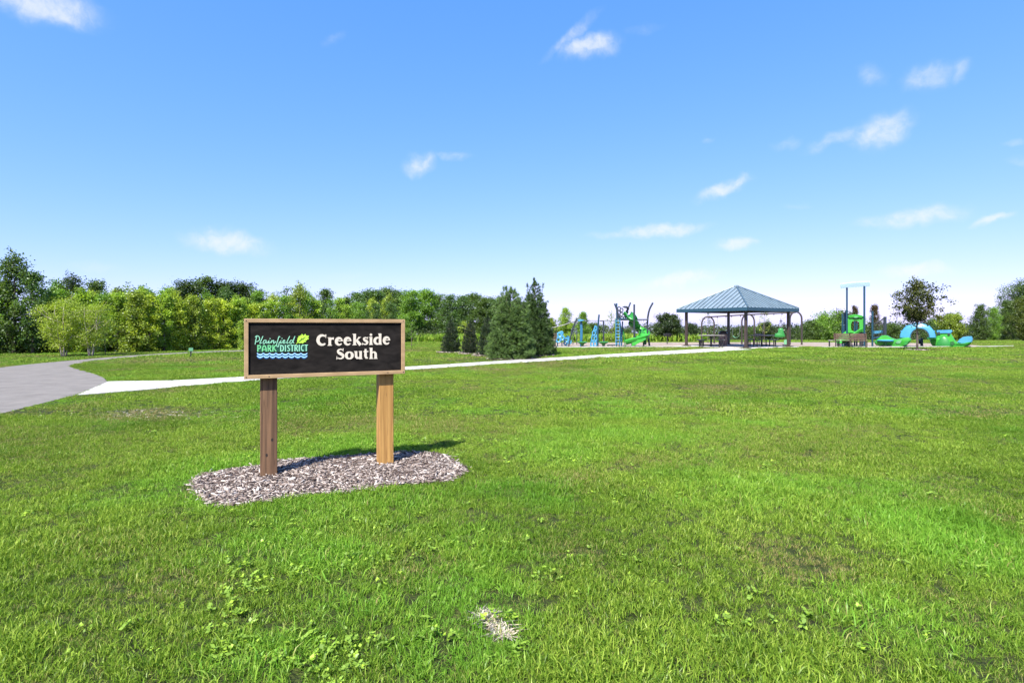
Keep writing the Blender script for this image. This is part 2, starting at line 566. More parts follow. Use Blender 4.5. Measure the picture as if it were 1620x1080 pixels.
def vnoise(X, Y, scale, seed):
    g = np.random.default_rng(seed).random((128, 128))
    x, y = np.asarray(X) / scale + 1000.3, np.asarray(Y) / scale + 1000.7
    i, j = np.floor(x).astype(int), np.floor(y).astype(int)
    u, v = x - i, y - j
    u, v = u * u * (3 - 2 * u), v * v * (3 - 2 * v)
    G = lambda a, b: g[a % 128, b % 128]
    return (G(i, j) * (1 - u) + G(i + 1, j) * u) * (1 - v) + (G(i, j + 1) * (1 - u) + G(i + 1, j + 1) * u) * v


def fbm(X, Y, scale, seed):
    return (vnoise(X, Y, scale, seed) * .5 + vnoise(X, Y, scale * .47, seed + 1) * .3 + vnoise(X, Y, scale * .21, seed + 2) * .2)


ys = np.concatenate([np.arange(-40, 40, 8.0), np.arange(40, 120, 2.0), np.arange(120, 400, 20.0), np.geomspace(400, 4000, 16)])
xs = np.concatenate([-np.geomspace(4000, 60, 12), np.arange(-50, 51, 10.0), np.geomspace(60, 4000, 12)])
GX, GY = np.meshgrid(xs, ys)
V = np.stack([GX, GY, gz(GX, GY)], -1).reshape(-1, 3)
nx = len(xs)
Q = np.array([(j * nx + i, j * nx + i + 1, (j + 1) * nx + i + 1, (j + 1) * nx + i) for j in range(len(ys) - 1) for i in range(nx - 1)])
tag(link('ground', np_mesh('ground', V, Q), M_SOIL), kind='structure')


def sheet(name, pts, mat, h, rim=0.04):
    """flat sheet over the ground with a short rim that dips into the turf"""
    P = [Vector((p[0], p[1], float(gz(p[0], p[1])) + h)) for p in pts]
    m = MB()
    tris = [tuple(t) for t in tessellate_polygon([P])]
    m.add(P, tris)
    n = len(P)
    lo = [p - Vector((0, 0, h + rim)) for p in P]
    m.add(P + lo, [(i, (i + 1) % n, n + (i + 1) % n, n + i) for i in range(n)])
    o = m.build(name, mat)
    tag(o, kind='structure')
    return o


G2 = lambda L: [gp(*p) for p in L]
# the asphalt drive curving away on the left
asph_px = [(-260, 735), (-120, 694), (0, 655), (60, 640), (120, 625), (146, 617), (164, 609), (170, 604), (163, 597), (148, 591), (130, 586), (112, 581),
           (110, 579.3), (118, 576), (140, 572), (180, 567.5), (240, 562.6), (300, 559.2), (360, 556.6), (400, 555.2), (430, 554.4), (430, 553.0), (385, 553.9), (330, 555.6), (260, 559),
           (200, 563), (140, 568), (80, 573), (30, 578), (0, 581.5), (-120, 598), (-260, 628)]
ASPH = G2(asph_px)
sheet('asphalt_path', ASPH, M_ASPH, .008)
# the pale concrete walk to the shelter
top_e = [(171, 604), (215, 603.6), (260, 603), (320, 600.5), (386, 596.6), (500, 589.6), (645, 580.6), (760, 573.2), (860, 567.2), (960, 560.8), (1040, 556.2), (1100, 552.8), (1150, 550.4)]
bot_e = [(1190, 553.2), (1130, 556.6), (1060, 560.4), (960, 565.6), (860, 571.4), (760, 577.8), (645, 585.4), (500, 595.2), (386, 603.2), (260, 614.2), (190, 620.5), (121, 625.5), (146, 618), (163, 610)]
WALK = G2(top_e + bot_e)
walk = sheet('concrete_path', WALK, plain('path_bedding', (.16, .15, .13), .9), .002)


def resample(P, n):
    P = np.array([(p.x, p.y) for p in P]); L_ = np.r_[0, np.cumsum(np.linalg.norm(np.diff(P, axis=0), axis=1))]
    t_ = np.linspace(0, L_[-1], n)
    return np.stack([np.interp(t_, L_, P[:, 0]), np.interp(t_, L_, P[:, 1])], -1)


ea, eb = G2(top_e), G2(bot_e[:12])[::-1]
NS = 22
ra, rb = resample(ea, NS + 1), resample(eb, NS + 1)
for i in range(NS):
    gap = .006
    q = [ra[i], ra[i + 1], rb[i + 1], rb[i]]
    da, db = (q[1] - q[0]), (q[2] - q[3])
    q = [q[0] + da * gap, q[1] - da * gap, q[2] - db * gap, q[3] + db * gap]
    zz = .016 + random.uniform(0, .003)
    m = MB(); m.hexa([Vector((x, y, -.03)) for x, y in q] + [Vector((x, y, zz)) for x, y in q])
    m.build('slab', M_CONC, walk, bevel=.004)

# shelter position: four posts found from their columns in the photograph
PN = Vector((14.39, 35.0, 0)); PA, PB = 2.49, 3.82
PL = PN + Vector((-PA, PB, 0)); PR = PN + Vector((PB, PA, 0)); PK = PN + Vector((PB - PA, PA + PB, 0))
PC = (PN + PK) / 2
PAD = [PC + (p - PC) * 1.28 for p in (PN, PR, PK, PL)]
sheet('shelter_pad', PAD, M_CONC, .020)
FIBRE = G2([(830, 549.6), (900, 549.2), (980, 549), (1085, 548.6)]) + [gd(1085, 37.9), gd(1286, 37.5)] + G2([(1300, 549.2), (1420, 549.2), (1545, 548.6), (1558, 547.2), (1500, 543.6), (1400, 541.8), (1200, 541.4), (1000, 541.8), (830, 542.4)])
fb = sheet('play_surface', FIBRE, M_FIBRE, .012)
m = MB()
kp = G2([(830, 550.2), (900, 549.8), (980, 549.5), (1088, 549.1)])
for a, b in zip(kp[:-1], kp[1:]):
    d_ = (b - a).normalized(); s_ = Vector((-d_.y, d_.x, 0))
    m.hexa([a - Vector((0, 0, .05)), b - Vector((0, 0, .05)), b + s_ * .16 - Vector((0, 0, .05)), a + s_ * .16 - Vector((0, 0, .05)),
            a + Vector((0, 0, .07)), b + Vector((0, 0, .07)), b + s_ * .16 + Vector((0, 0, .07)), a + s_ * .16 + Vector((0, 0, .07))])
tag(m.build('concrete_kerb', M_CONC), kind='structure')
m = MB()
kp = G2([(1300, 549.8), (1420, 549.6), (1548, 549.0), (1604, 548.2)])
for a, b in zip(kp[:-1], kp[1:]):
    d_ = (b - a).normalized(); s_ = Vector((-d_.y, d_.x, 0))
    m.hexa([a - Vector((0, 0, .05)), b - Vector((0, 0, .05)), b + s_ * .16 - Vector((0, 0, .05)), a + s_ * .16 - Vector((0, 0, .05)),
            a + Vector((0, 0, .07)), b + Vector((0, 0, .07)), b + s_ * .16 + Vector((0, 0, .07)), a + s_ * .16 + Vector((0, 0, .07))])
tag(m.build('concrete_kerb', M_CONC), kind='structure')

# mulch bed under the sign
bed_px = [(303, 775), (302, 766), (308, 757), (325, 750), (352, 745), (385, 741), (410, 738), (440, 729), (480, 727), (520, 725), (560, 721.5), (600, 717.5),
          (640, 716), (672, 716.5), (696, 719), (712, 725), (728, 736), (742, 742), (738, 748), (722, 757), (706, 763), (672, 765.5), (630, 768), (590, 774),
          (550, 781), (500, 785.5), (455, 789), (425, 796), (390, 800.5), (350, 802), (328, 799), (315, 790)]
BED = G2(bed_px)
bed_c = sum(BED, Vector()) / len(BED)
MULCH_RINGS = []


def bed_mesh(poly, h):
    c = sum((Vector((p[0], p[1], 0)) for p in poly), Vector()) / len(poly)
    m_ = MB(); n = len(poly)
    loops = []
    for k, z in ((1.0, -.03), (.985, .008), (.9, h * .7), (.6, h)):
        loops.append([Vector((c.x + (p[0] - c.x) * k, c.y + (p[1] - c.y) * k, float(gz(p[0], p[1])) + z)) for p in poly])
    m_.rings(loops, cap=True)
    return m_


def chips(poly, count, h, lmin, lmax, seed, keep=()):
    """loose bark chips, each a slim tapered splinter lying any way up"""
    r = np.random.default_rng(seed)
    P = np.array([(p[0], p[1]) for p in poly]); lo, hi = P.min(0), P.max(0)
    X = r.uniform(lo[0] - .03, hi[0] + .03, count * 3); Y = r.uniform(lo[1] - .03, hi[1] + .03, count * 3)
    c = P.mean(0)
    grow = 1.0 + r.normal(0, 1, len(X)) * r.choice([.012, .012, .012, .035], len(X))
    ok = inside(poly, c[0] + (X - c[0]) * grow, c[1] + (Y - c[1]) * grow)
    X, Y = X[ok][:count], Y[ok][:count]; n = len(X)
    L_ = r.uniform(lmin, lmax, n) * r.choice([.6, 1, 1, 1.5], n); W = L_ * r.uniform(.14, .34, n); T = W * r.uniform(.2, .55, n)
    yaw = r.uniform(0, 6.283, n); pit = r.normal(0, .28, n); rol = r.uniform(-1, 1, n)
    ax = np.stack([np.cos(yaw) * np.cos(pit), np.sin(yaw) * np.cos(pit), np.sin(pit)], -1)
    sd = np.stack([-np.sin(yaw), np.cos(yaw), np.zeros(n)], -1)
    up = np.cross(ax, sd)
    s2 = sd * np.cos(rol)[:, None] + up * np.sin(rol)[:, None]; u2 = np.cross(ax, s2)
    Z = gz(X, Y) + h * .85 + r.uniform(-.012, .014, n)
    C = np.stack([X, Y, Z], -1)
    tp = r.uniform(.3, .95, n)
    vs_ = []
    for (a, b, d_) in ((-1, -1, -1), (1, -1, -1), (1, 1, -1), (-1, 1, -1), (-1, -1, 1), (1, -1, 1), (1, 1, 1), (-1, 1, 1)):
        w_ = W * (tp if a > 0 else 1)
        vs_.append(C + ax * (a * L_ / 2)[:, None] + s2 * (b * w_ / 2)[:, None] + u2 * (d_ * T / 2)[:, None])
    V_ = np.stack(vs_, 1).reshape(-1, 3)
    fq = np.array([(3, 2, 1, 0), (4, 5, 6, 7), (0, 1, 5, 4), (1, 2, 6, 5), (2, 3, 7, 6), (3, 0, 4, 7)])
    F_ = (np.arange(n)[:, None, None] * 8 + fq[None]).reshape(-1, 4)
    tint = np.repeat(r.random(n), 8)
    return np_mesh('bark_chips', V_, F_, tint)


def chip_mat():
    m_, nt, out = new_mat('bark_chip'); N, L = nt.nodes, nt.links
    b = N.new('ShaderNodeBsdfPrincipled'); b.inputs['Roughness'].default_value = .85
    at = N.new('ShaderNodeAttribute'); at.attribute_name = 'tint'
    r = N.new('ShaderNodeValToRGB'); cr = r.color_ramp
    cr.elements[0].position = 0; cr.elements[0].color = (.035, .022, .018, 1)
    cr.elements[1].position = 1; cr.elements[1].color = (.58, .52, .455, 1)
    for p, c in ((.28, (.105, .072, .056)), (.6, (.26, .210, .178)), (.85, (.42, .365, .32))):
        e = cr.elements.new(p); e.color = (*c, 1)
    L.new(at.outputs['Fac'], r.inputs['Fac']); L.new(r.outputs['Color'], b.inputs['Base Color'])
    L.new(b.outputs[0], out.inputs['Surface'])
    return m_


M_CHIP = chip_mat()
tag(bed_mesh(BED, .012).build('mulch_bed', M_BEDSOIL), kind='structure')
tag(link('bark_chips', chips(BED, 21000, .014, .016, .046, 3), M_CHIP), 'weathered grey brown bark chips filling the bed under the park sign', 'bark mulch', kind='stuff')

# ------------------------------------------------------------------ the lawn: real blades, tufts set on points
def tuft_mesh(name, n, rad, h, w, seed, lean=.5, broad=False):
    r = np.random.default_rng(seed)
    a = r.uniform(0, 6.283, n); q = rad * np.sqrt(r.random(n))
    B = np.stack([q * np.cos(a), q * np.sin(a), np.full(n, -.004)], -1)
    H = h * r.uniform(.55, 1.25, n); W = w * r.uniform(.6, 1.3, n)
    d = r.uniform(0, 6.283, n); D = np.stack([np.cos(d), np.sin(d), np.zeros(n)], -1)
    f = r.uniform(0, 6.283, n); S = np.stack([np.cos(f), np.sin(f), np.zeros(n)], -1)
    le = np.abs(r.normal(0, lean, n)) + .1
    Z = np.array([0, 0, 1.0])
    mid = B + Z * (H * .6 / np.sqrt(1 + (le * .5) ** 2))[:, None] + D * (H * .3 * le)[:, None]
    tip = B + Z * (H / np.sqrt(1 + le ** 2))[:, None] + D * (H * le / np.sqrt(1 + le ** 2) * 1.15)[:, None]
    k = .9 if not broad else 1.5
    V_ = np.stack([B - S * (W / 2)[:, None], B + S * (W / 2)[:, None], mid + S * (W * k / 2)[:, None], mid - S * (W * k / 2)[:, None], tip], 1).reshape(-1, 3)
    i = np.arange(n)[:, None] * 5
    T = np.concatenate([i + np.array([[0, 1, 2]]), i + np.array([[0, 2, 3]]), i + np.array([[3, 2, 4]])])
    return np_mesh(name, V_, T, np.repeat(r.random(n) * .9, 5))


def weed_mesh(name, n, rad, h, size, seed):
    """low broad-leaved weed: stalks each carrying a few rounded leaflets"""
    r = np.random.default_rng(seed); V_, T, tn = [], [], []
    for _ in range(n):
        a, q = r.uniform(0, 6.283), rad * math.sqrt(r.random())
        c = np.array([q * math.cos(a), q * math.sin(a), h * r.uniform(.5, 1.2)])
        t = r.random()
        for k in range(r.integers(2, 5)):
            y = r.uniform(0, 6.283); tl = r.normal(.25, .3)
            ax = np.array([math.cos(y) * math.cos(tl), math.sin(y) * math.cos(tl), math.sin(tl)])
            sd = np.array([-math.sin(y), math.cos(y), r.normal(0, .25)])
            s = size * r.uniform(.6, 1.25); b = len(V_)
            V_ += [c, c + ax * s * .45 + sd * s * .36, c + ax * s, c + ax * s * .45 - sd * s * .36]
            T += [(b, b + 1, b + 2), (b, b + 2, b + 3)]; tn += [min(1, max(0, t + r.normal(0, .1)))] * 4
    return np_mesh(name, np.array(V_), np.array(T), np.array(tn))


def scatter(name, pts, rotz, tilt, scl, kind, protos, extra, label, cat):
    n = len(pts)
    me = bpy.data.meshes.new(name)
    me.vertices.add(n); me.vertices.foreach_set('co', np.asarray(pts, np.float32).ravel())
    a = me.attributes.new('turn', 'FLOAT_VECTOR', 'POINT')
    a.data.foreach_set('vector', np.stack([tilt[0], tilt[1], rotz], -1).astype(np.float32).ravel())
    a = me.attributes.new('size', 'FLOAT', 'POINT'); a.data.foreach_set('value', np.asarray(scl, np.float32))
    a = me.attributes.new('pick', 'INT', 'POINT'); a.data.foreach_set('value', np.asarray(kind, np.int32))
    for k, v in extra.items():
        a = me.attributes.new(k, 'FLOAT', 'POINT'); a.data.foreach_set('value', np.asarray(v, np.float32))
    o = link(name, me, None)
    tag(o, label, cat, kind='stuff')
    col = bpy.data.collections.new(name + '_kinds')
    for p, mt in protos:
        q = bpy.data.objects.new(p.name, p)
        if not p.materials:
            p.materials.append(mt)
        col.objects.link(q)
    ng = bpy.data.node_groups.new(name + '_scatter', 'GeometryNodeTree')
    ng.interface.new_socket('Geometry', in_out='INPUT', socket_type='NodeSocketGeometry')
    ng.interface.new_socket('Geometry', in_out='OUTPUT', socket_type='NodeSocketGeometry')
    N, L = ng.nodes, ng.links
    gi, go = N.new('NodeGroupInput'), N.new('NodeGroupOutput')
    ip = N.new('GeometryNodeInstanceOnPoints'); ci = N.new('GeometryNodeCollectionInfo')
    ci.inputs['Collection'].default_value = col
    ci.inputs['Separate Children'].default_value = True
    ci.inputs['Reset Children'].default_value = True
    ip.inputs['Pick Instance'].default_value = True

    def attr(nm, ty):
        x = N.new('GeometryNodeInputNamedAttribute'); x.data_type = ty; x.inputs['Name'].default_value = nm
        return x.outputs['Attribute']
    L.new(gi.outputs[0], ip.inputs['Points'])
    L.new(ci.outputs[0], ip.inputs['Instance'])
    L.new(attr('pick', 'INT'), ip.inputs['Instance Index'])
    L.new(attr('turn', 'FLOAT_VECTOR'), ip.inputs['Rotation'])
    L.new(attr('size', 'FLOAT'), ip.inputs['Scale'])
    L.new(ip.outputs[0], go.inputs[0])
    md = o.modifiers.new('scatter', 'NODES'); md.node_group = ng
    return o


BARE = [ASPH, WALK, PAD, FIBRE]
DRY_SPOTS = [(785, 992, .06, .9), (772, 977, .055, 1.2), (797, 1003, .05, 1.2), (225, 655, .8, .75), (262, 661, .5, .6), (905, 870, .3, .35), (1290, 905, .35, .55), (1250, 880, .35, .5), (640, 905, .3, .35), (300, 905, .5, .3), (700, 800, .3, .3), (1200, 700, 1.5, .3),
             (1480, 960, .25, .4), (1350, 940, .3, .4), (480, 990, .16, .5), (280, 570, 3., .55), (1000, 620, 2.5, .25), (1400, 610, 3., .3)]
LUSH_SPOTS = [(1430, 825, .45, .8), (1520, 870, .4, .8), (1590, 890, .3, .7), (430, 860, .35, .6), (520, 880, .3, .7), (560, 960, .25, .5), (430, 1040, .25, .5), (350, 780, .4, .5), (500, 805, .5, .5), (640, 790, .4, .5),
              (1390, 970, .3, .5), (1180, 780, .5, .4), (880, 715, .6, .5), (560, 705, .7, .6), (330, 740, .5, .5), (1000, 690, .7, .4)]


def spot_field(X, Y, spots):
    f = np.zeros(len(X))
    for (px, py, r, s) in spots:
        c = gp(px, py)
        e = np.exp(-(((X - c.x) ** 2 + (Y - c.y) ** 2) / (r * r)) ** 1.4)
        f = np.maximum(f, s * e)
    return f


def lawn_points(d0, d1, per_m2, seed, edge, spread=.98):
    r = np.random.default_rng(seed)
    area = (spread + .02) * (d1 * d1 - d0 * d0) + 6.4 * (d1 - d0)
    n = int(area * per_m2)
    a_, b_ = (spread * d0 * d0 / 2 + 3.2 * d0), (spread * d1 * d1 / 2 + 3.2 * d1)
    Y = (-3.2 + np.sqrt(3.2 ** 2 + 2 * spread * r.uniform(a_, b_, n))) / spread
    X = r.uniform(-1, 1, n) * (Y * spread + 3.2)
    ok = np.ones(n, bool)
    for P in BARE:
        ok &= ~inside(P, X, Y)
    bc = np.array([bed_c.x, bed_c.y]); jit = 1 + r.normal(0, .012, n) - .012
    ok &= ~inside(BED, bc[0] + (X - bc[0]) / jit, bc[1] + (Y - bc[1]) / jit)
    for (cx, cy, rx) in MULCH_RINGS:
        ok &= ((X - cx) ** 2 + (Y - cy) ** 2) > (rx * r.uniform(.9, 1.08, n)) ** 2
    # thin turf on the bare spots
    bare = spot_field(X, Y, DRY_SPOTS[:3])
    ok &= r.random(n) > bare * .8
    # clumped growth: little hollows of short dry blades, coloured darker for the shade between tufts
    hole = vnoise(X, Y, edge * 1.8, seed) * .6 + vnoise(X, Y, edge * 6.5, seed + 5) * .4
    X, Y, hole = X[ok], Y[ok], hole[ok]
    hole = np.clip((.42 + .08 * r.random(len(X)) - hole) * 8, 0, 1)
    dry = np.clip((fbm(X, Y, 1.7, 21) - .52) * 1.9, 0, .6) + np.clip((fbm(X, Y, 5.5, 31) - .52) * 1.2, 0, .35)
    dry = np.maximum(dry * .9 + .02, spot_field(X, Y, DRY_SPOTS))
    lush = np.clip((fbm(X, Y, 1.1, 41) - .5) * 2.4, 0, .7)
    ls = spot_field(X, Y, LUSH_SPOTS)
    lush = np.maximum(lush, ls); dry = np.clip(dry - ls, 0, 1.4)
    deep = np.clip((fbm(X, Y, 2.6, 71) - .44) * 2.6, 0, .75) * .8 + np.clip((fbm(X, Y, .55, 81) - .46) * 2.4, 0, .6) * .7
    deep = np.clip(np.maximum(deep * .72 - .5 * ls, .42 * hole), 0, .75)
    dry = dry * .85 + .25 * hole * (1 - np.clip(ls, 0, 1))
    return X, Y, dry, lush, ls, deep, hole, r


def lawn(name, d0, d1, per_m2, protos, seed, edge, label, hk=.35):
    X, Y, dry, lush, ls, deep, hole, r = lawn_points(d0, d1, per_m2, seed, edge)
    n = len(X)
    s = r.uniform(.7, 1.25, n) * (.45 + .55 * vnoise(X, Y, edge * 7, 53) + .65 * vnoise(X, Y, edge * 22, 52) + .22 * ls) * np.clip(1.08 - .22 * dry, .6, 1.2) * (1 - .38 * hole)
    s = np.maximum(s, .56)
    return scatter(name, np.stack([X, Y, gz(X, Y)], -1), r.uniform(0, 6.283, n), (r.normal(0, .1, n), r.normal(0, .1, n)), s,
                   r.integers(0, len(protos), n), protos, {'dry': dry, 'lush': lush, 'deep': deep}, label, 'grass')


def make_lawn():
    near = [(tuft_mesh('blade_tuft', 20, .034, .038, .0031, 100 + k, 1.2), M_GRASS) for k in range(10)]
    midp = [(tuft_mesh('blade_tuft', 34, .07, .036, .0056, 200 + k, 1.1), M_GRASS) for k in range(8)]
    farp = [(tuft_mesh('blade_tuft', 46, .19, .040, .013, 300 + k, 1.0), M_GRASS) for k in range(6)]
    lawn('lawn_grass', .9, 8.5, 1150, near, 61, .03, 'short mown green lawn in the foreground around the sign bed')
    lawn('lawn_grass', 8.2, 20.5, 230, midp, 62, .06, 'mown green lawn between the sign and the pale walk')
    lawn('lawn_grass', 20, 62, 30, farp, 63, .1, 'mown green lawn stretching back to the shelter and playground')
    # coarse long blades and broad-leaved weeds in the rough spots
    r = np.random.default_rng(77); P, S = [], []
    for (px, py, rad, s) in LUSH_SPOTS:
        c = gp(px, py)
        for _ in range(int(110 * min(1.2, rad / .4))):
            P.append((c.x + r.normal(0, rad * .6), c.y + r.normal(0, rad * .45))); S.append(r.uniform(.7, 1.3))
    for _ in range(1500):
        y = math.sqrt(r.uniform(1.5, 80)); P.append((r.uniform(-1, 1) * (y + 1), y)); S.append(r.uniform(.5, 1.0))
    P = np.array(P); S = np.array(S)
    ok = ~inside(BED, P[:, 0], P[:, 1])
    for q in BARE:
        ok &= ~inside(q, P[:, 0], P[:, 1])
    P, S = P[ok], S[ok]; n = len(P)
    coarse = [(tuft_mesh('long_blade', 6, .03, .066, .0048, 400 + k, 1.0), M_GRASS) for k in range(6)]
    scatter('long_grass', np.stack([P[:, 0], P[:, 1], gz(P[:, 0], P[:, 1])], -1), r.uniform(0, 6.283, n), (r.normal(0, .15, n), r.normal(0, .15, n)), S,
            r.integers(0, 6, n), coarse, {'dry': r.uniform(0, .4, n), 'lush': r.uniform(.2, .9, n)}, 'longer bright grass blades standing in tufts above the lawn', 'grass')
    W = [(400, 1010, .13, 13), (450, 1050, .15, 16), (520, 1050, .14, 13), (560, 1020, .1, 12), (700, 1010, .08, 8), (470, 900, .22, 26), (390, 935, .16, 16), (360, 985, .1, 10), (560, 860, .3, 24), (420, 830, .2, 12), (680, 870, .25, 14), (800, 980, .05, 6),
         (390, 725, .18, 22), (440, 735, .15, 10), (560, 700, .5, 40), (590, 705, .4, 24), (860, 715, .6, 40), (920, 725, .4, 18), (700, 690, .6, 22), (1000, 770, .4, 14), (1180, 770, .4, 16), (1470, 880, .25, 16), (1350, 985, .2, 12), (1160, 1010, .12, 8), (770, 1060, .1, 8), (960, 900, .3, 12), (250, 1010, .3, 8)]
    P = []
    for (px, py, rad, k) in W:
        c = gp(px, py)
        P += [(c.x + r.normal(0, rad), c.y + r.normal(0, rad * .7)) for _ in range(k)]
    for _ in range(260):
        y = math.sqrt(r.uniform(2, 90)); P.append((r.uniform(-1, 1) * (y + 1), y))
    P = np.array(P); P = P[~inside(BED, P[:, 0], P[:, 1])]
    for q in BARE:
        P = P[~inside(q, P[:, 0], P[:, 1])]
    n = len(P)
    weeds = [(weed_mesh('broad_leaf', 5, .035, .036, .021, 500 + k), M_WEED) for k in range(6)]
    scatter('lawn_weeds', np.stack([P[:, 0], P[:, 1], gz(P[:, 0], P[:, 1])], -1), r.uniform(0, 6.283, n), (r.normal(0, .15, n), r.normal(0, .15, n)), r.uniform(.5, 1.15, n),
            r.integers(0, 6, n), weeds, {'dry': np.zeros(n)}, 'broad leaved weeds and clover dotted through the lawn', 'weeds')
    # matted straw lying on the two bare spots
    P = []
    for (px, py, rad, k) in [(769, 975, .022, 20), (797, 1004, .018, 20), (783, 989, .03, 9), (225, 655, .5, 110), (262, 661, .35, 60)]:
        c = gp(px, py)
        P += [(c.x + r.normal(0, rad), c.y + r.normal(0, rad * .6)) for _ in range(k)]
    P = np.array(P); n = len(P)
    straw = [(tuft_mesh('straw', 9, .026, .034, .0042, 600 + k, 5.0), M_STRAW) for k in range(4)]
    scatter('dead_grass', np.stack([P[:, 0], P[:, 1], gz(P[:, 0], P[:, 1]) + .012], -1), r.uniform(0, 6.283, n), (r.normal(0, .1, n), r.normal(0, .1, n)), r.uniform(.7, 1.2, n),
            r.integers(0, 4, n), straw, {'dry': np.ones(n)}, 'pale dead grass matted on bare spots in the lawn', 'dead grass')


M_STRAW = foliage('straw', (.46, .43, .38), trans=.1, own=False, amount=.4)

# ------------------------------------------------------------------ the park sign
ANG = math.radians(24.6)
SU = Vector((math.cos(ANG), math.sin(ANG), 0)); SN = Vector((math.sin(ANG), -math.cos(ANG), 0)); SZ = Vector((0, 0, 1))
S0 = Vector(((386 - 810) / F * 5.0, 5.0, 0)); SL = 1.432; SB, ST = .895, 1.427


def on_board(px, py):
    a = Vector(((px - 810) / F, 1, (YH - py) / F)); c = Vector((0, 0, CH))
    t = (S0 - c).dot(SN) / a.dot(SN)
    p = c + a * t
    return (p - S0).dot(SU), p.z


def bw(u, v, n):
    return S0 + SU * u + SZ * v + SN * n


M_PANEL = wood('black_stained_wood', (.006, .005, .0045), (.019, .016, .014), 'X', .55, .9, bump=.5)
M_PANEL.node_tree.nodes['Principled BSDF'].inputs['Specular IOR Level'].default_value = .15
M_TAN = wood('tan_painted_wood', (.30, .195, .095), (.40, .27, .14), 'X', .5, .65, bump=.15)
M_POST_A = wood('weathered_brown_post', (.070, .036, .018), (.195, .108, .054), 'Z', .8, .8, knots=True, bump=.6)
M_POST_B = wood('golden_treated_post', (.26, .130, .030), (.46, .26, .075), 'Z', .7, .75, knots=True, bump=.5)
M_CREAM = plain('cream_letter', (.60, .54, .44), .5, .06, 30)
M_SCRIPT = plain('sea_green_letter', (.24, .56, .38), .5, .1, 30)
M_TEAL = plain('green_letter', (.16, .56, .24), .5, .2, 25)
M_LEAFY = plain('lime_leaf_emblem', (.42, .72, .055), .5, .15, 20)
M_VEIN = plain('dark_vein', (.02, .05, .01), .6)
M_WAVE = plain('light_blue_wave', (.34, .62, .92), .5, .1, 20)
M_NAVY = plain('deep_blue_wave', (.015, .09, .24), .5, .1, 20)
M_RIM = plain('dark_green_rim', (.006, .055, .032), .5, .1, 20)

M_SCREW = plain('rusty_screw', (.05, .03, .02), .6)
sign_base = S0 + SU * SL / 2
sign = thing('park_sign', sign_base, 'black and tan wooden park sign reading Creekside South on two square posts', 'sign')
fw, FD, PD = .036, .010, -.006        # rail width, rail front, panel front (recessed)
panel = MB()
panel.hexa([bw(.02, SB + .02, -.045), bw(SL - .02, SB + .02, -.045), bw(SL - .02, SB + .02, PD), bw(.02, SB + .02, PD),
            bw(.02, ST - .02, -.045), bw(SL - .02, ST - .02, -.045), bw(SL - .02, ST - .02, PD), bw(.02, ST - .02, PD)])
pan = panel.build('sign_panel', M_PANEL, sign)


def rail(u0, u1, v0, v1, n0, n1, name='frame_rail', mat=M_TAN):
    m_ = MB()
    m_.hexa([bw(u0, v0, n0), bw(u1, v0, n0), bw(u1, v0, n1), bw(u0, v0, n1), bw(u0, v1, n0), bw(u1, v1, n0), bw(u1, v1, n1), bw(u0, v1, n1)])
    return m_.build(name, mat, sign, bevel=.003)


rail(0, SL, SB, SB + fw * .95, -.05, FD)
rail(0, SL, ST - fw * .95, ST, -.05, FD)
rail(.0005, fw, SB + fw * .95 + .0006, ST - fw * .95 - .0006, -.05, FD - .001)
rail(SL - fw, SL - .0005, SB + fw * .95 + .0006, ST - fw * .95 - .0006, -.05, FD - .001)
for u, mt, lab in ((.202, M_POST_A, 'weathered dark brown post with a knot'), (1.262, M_POST_B, 'golden tan treated post')):
    m_ = MB(); hw = .071
    cs = [(-hw, -.1935), (hw, -.1935), (hw, -.0515), (-hw, -.0515)]
    m_.hexa([bw(u + a, -.3, b) for a, b in cs] + [bw(u + a, ST - .05, b) for a, b in cs])
    po = m_.build('post', mt, sign, bevel=.006); po['label'] = lab
    if mt is M_POST_A:
        for (du, v) in ((.028, .335), (-.018, .20)):
            k_ = MB(); ring = []
            for (rr, nn) in ((.013, -.0513), (.010, -.0500), (.004, -.0512)):
                ring.append([bw(u + du + rr * math.cos(t * .6283) * .8, v + rr * 1.25 * math.sin(t * .6283), nn) for t in range(10)])
            k_.rings(ring, cap=True)
            k_.build('knot', plain('dark_knot', (.018, .011, .008), .8), po)

for (u, v) in ((.018, SB + .017), (SL - .018, SB + .017), (.018, ST - .017), (SL - .018, ST - .017), (.202, SB + .017), (1.262, SB + .017)):
    m_ = MB(); m_.rings([[bw(u + rr * math.cos(a * .6283), v + rr * math.sin(a * .6283), nn) for a in range(10)] for rr, nn in ((.0055, FD - .002), (.0055, FD + .0012), (.003, FD + .0022))])
    m_.build('screw', M_SCREW, sign)
zlev = [0.0]


def ribbon(m_, pts, ws, n0=None, th=.004):
    """flat raised stroke on the panel; every stroke gets a hair more relief so no two faces coincide"""
    zlev[0] = (zlev[0] + .00006) % .0012
    f_ = PD + th + zlev[0]; bk = PD - .004
    P = [np.array(p, float) for p in pts]
    if not isinstance(ws, (list, tuple)):
        ws = [ws] * len(P)
    Ls, Rs = [], []
    for i, p in enumerate(P):
        t = P[min(i + 1, len(P) - 1)] - P[max(i - 1, 0)]
        t = t / (np.linalg.norm(t) + 1e-9); n_ = np.array([-t[1], t[0]])
        Ls.append(p + n_ * ws[i] / 2); Rs.append(p - n_ * ws[i] / 2)
    lp = Ls + Rs[::-1]
    n = len(Ls)
    base = len(m_.v)
    m_.v += [bw(q[0], q[1], f_) for q in lp] + [bw(q[0], q[1], bk) for q in lp]
    N_ = 2 * n
    for i in range(n - 1):
        m_.f.append((base + i, base + i + 1, base + N_ - 2 - i, base + N_ - 1 - i))
    for i in range(N_):
        j = (i + 1) % N_
        m_.f.append((base + i, base + j, base + N_ + j, base + N_ + i))


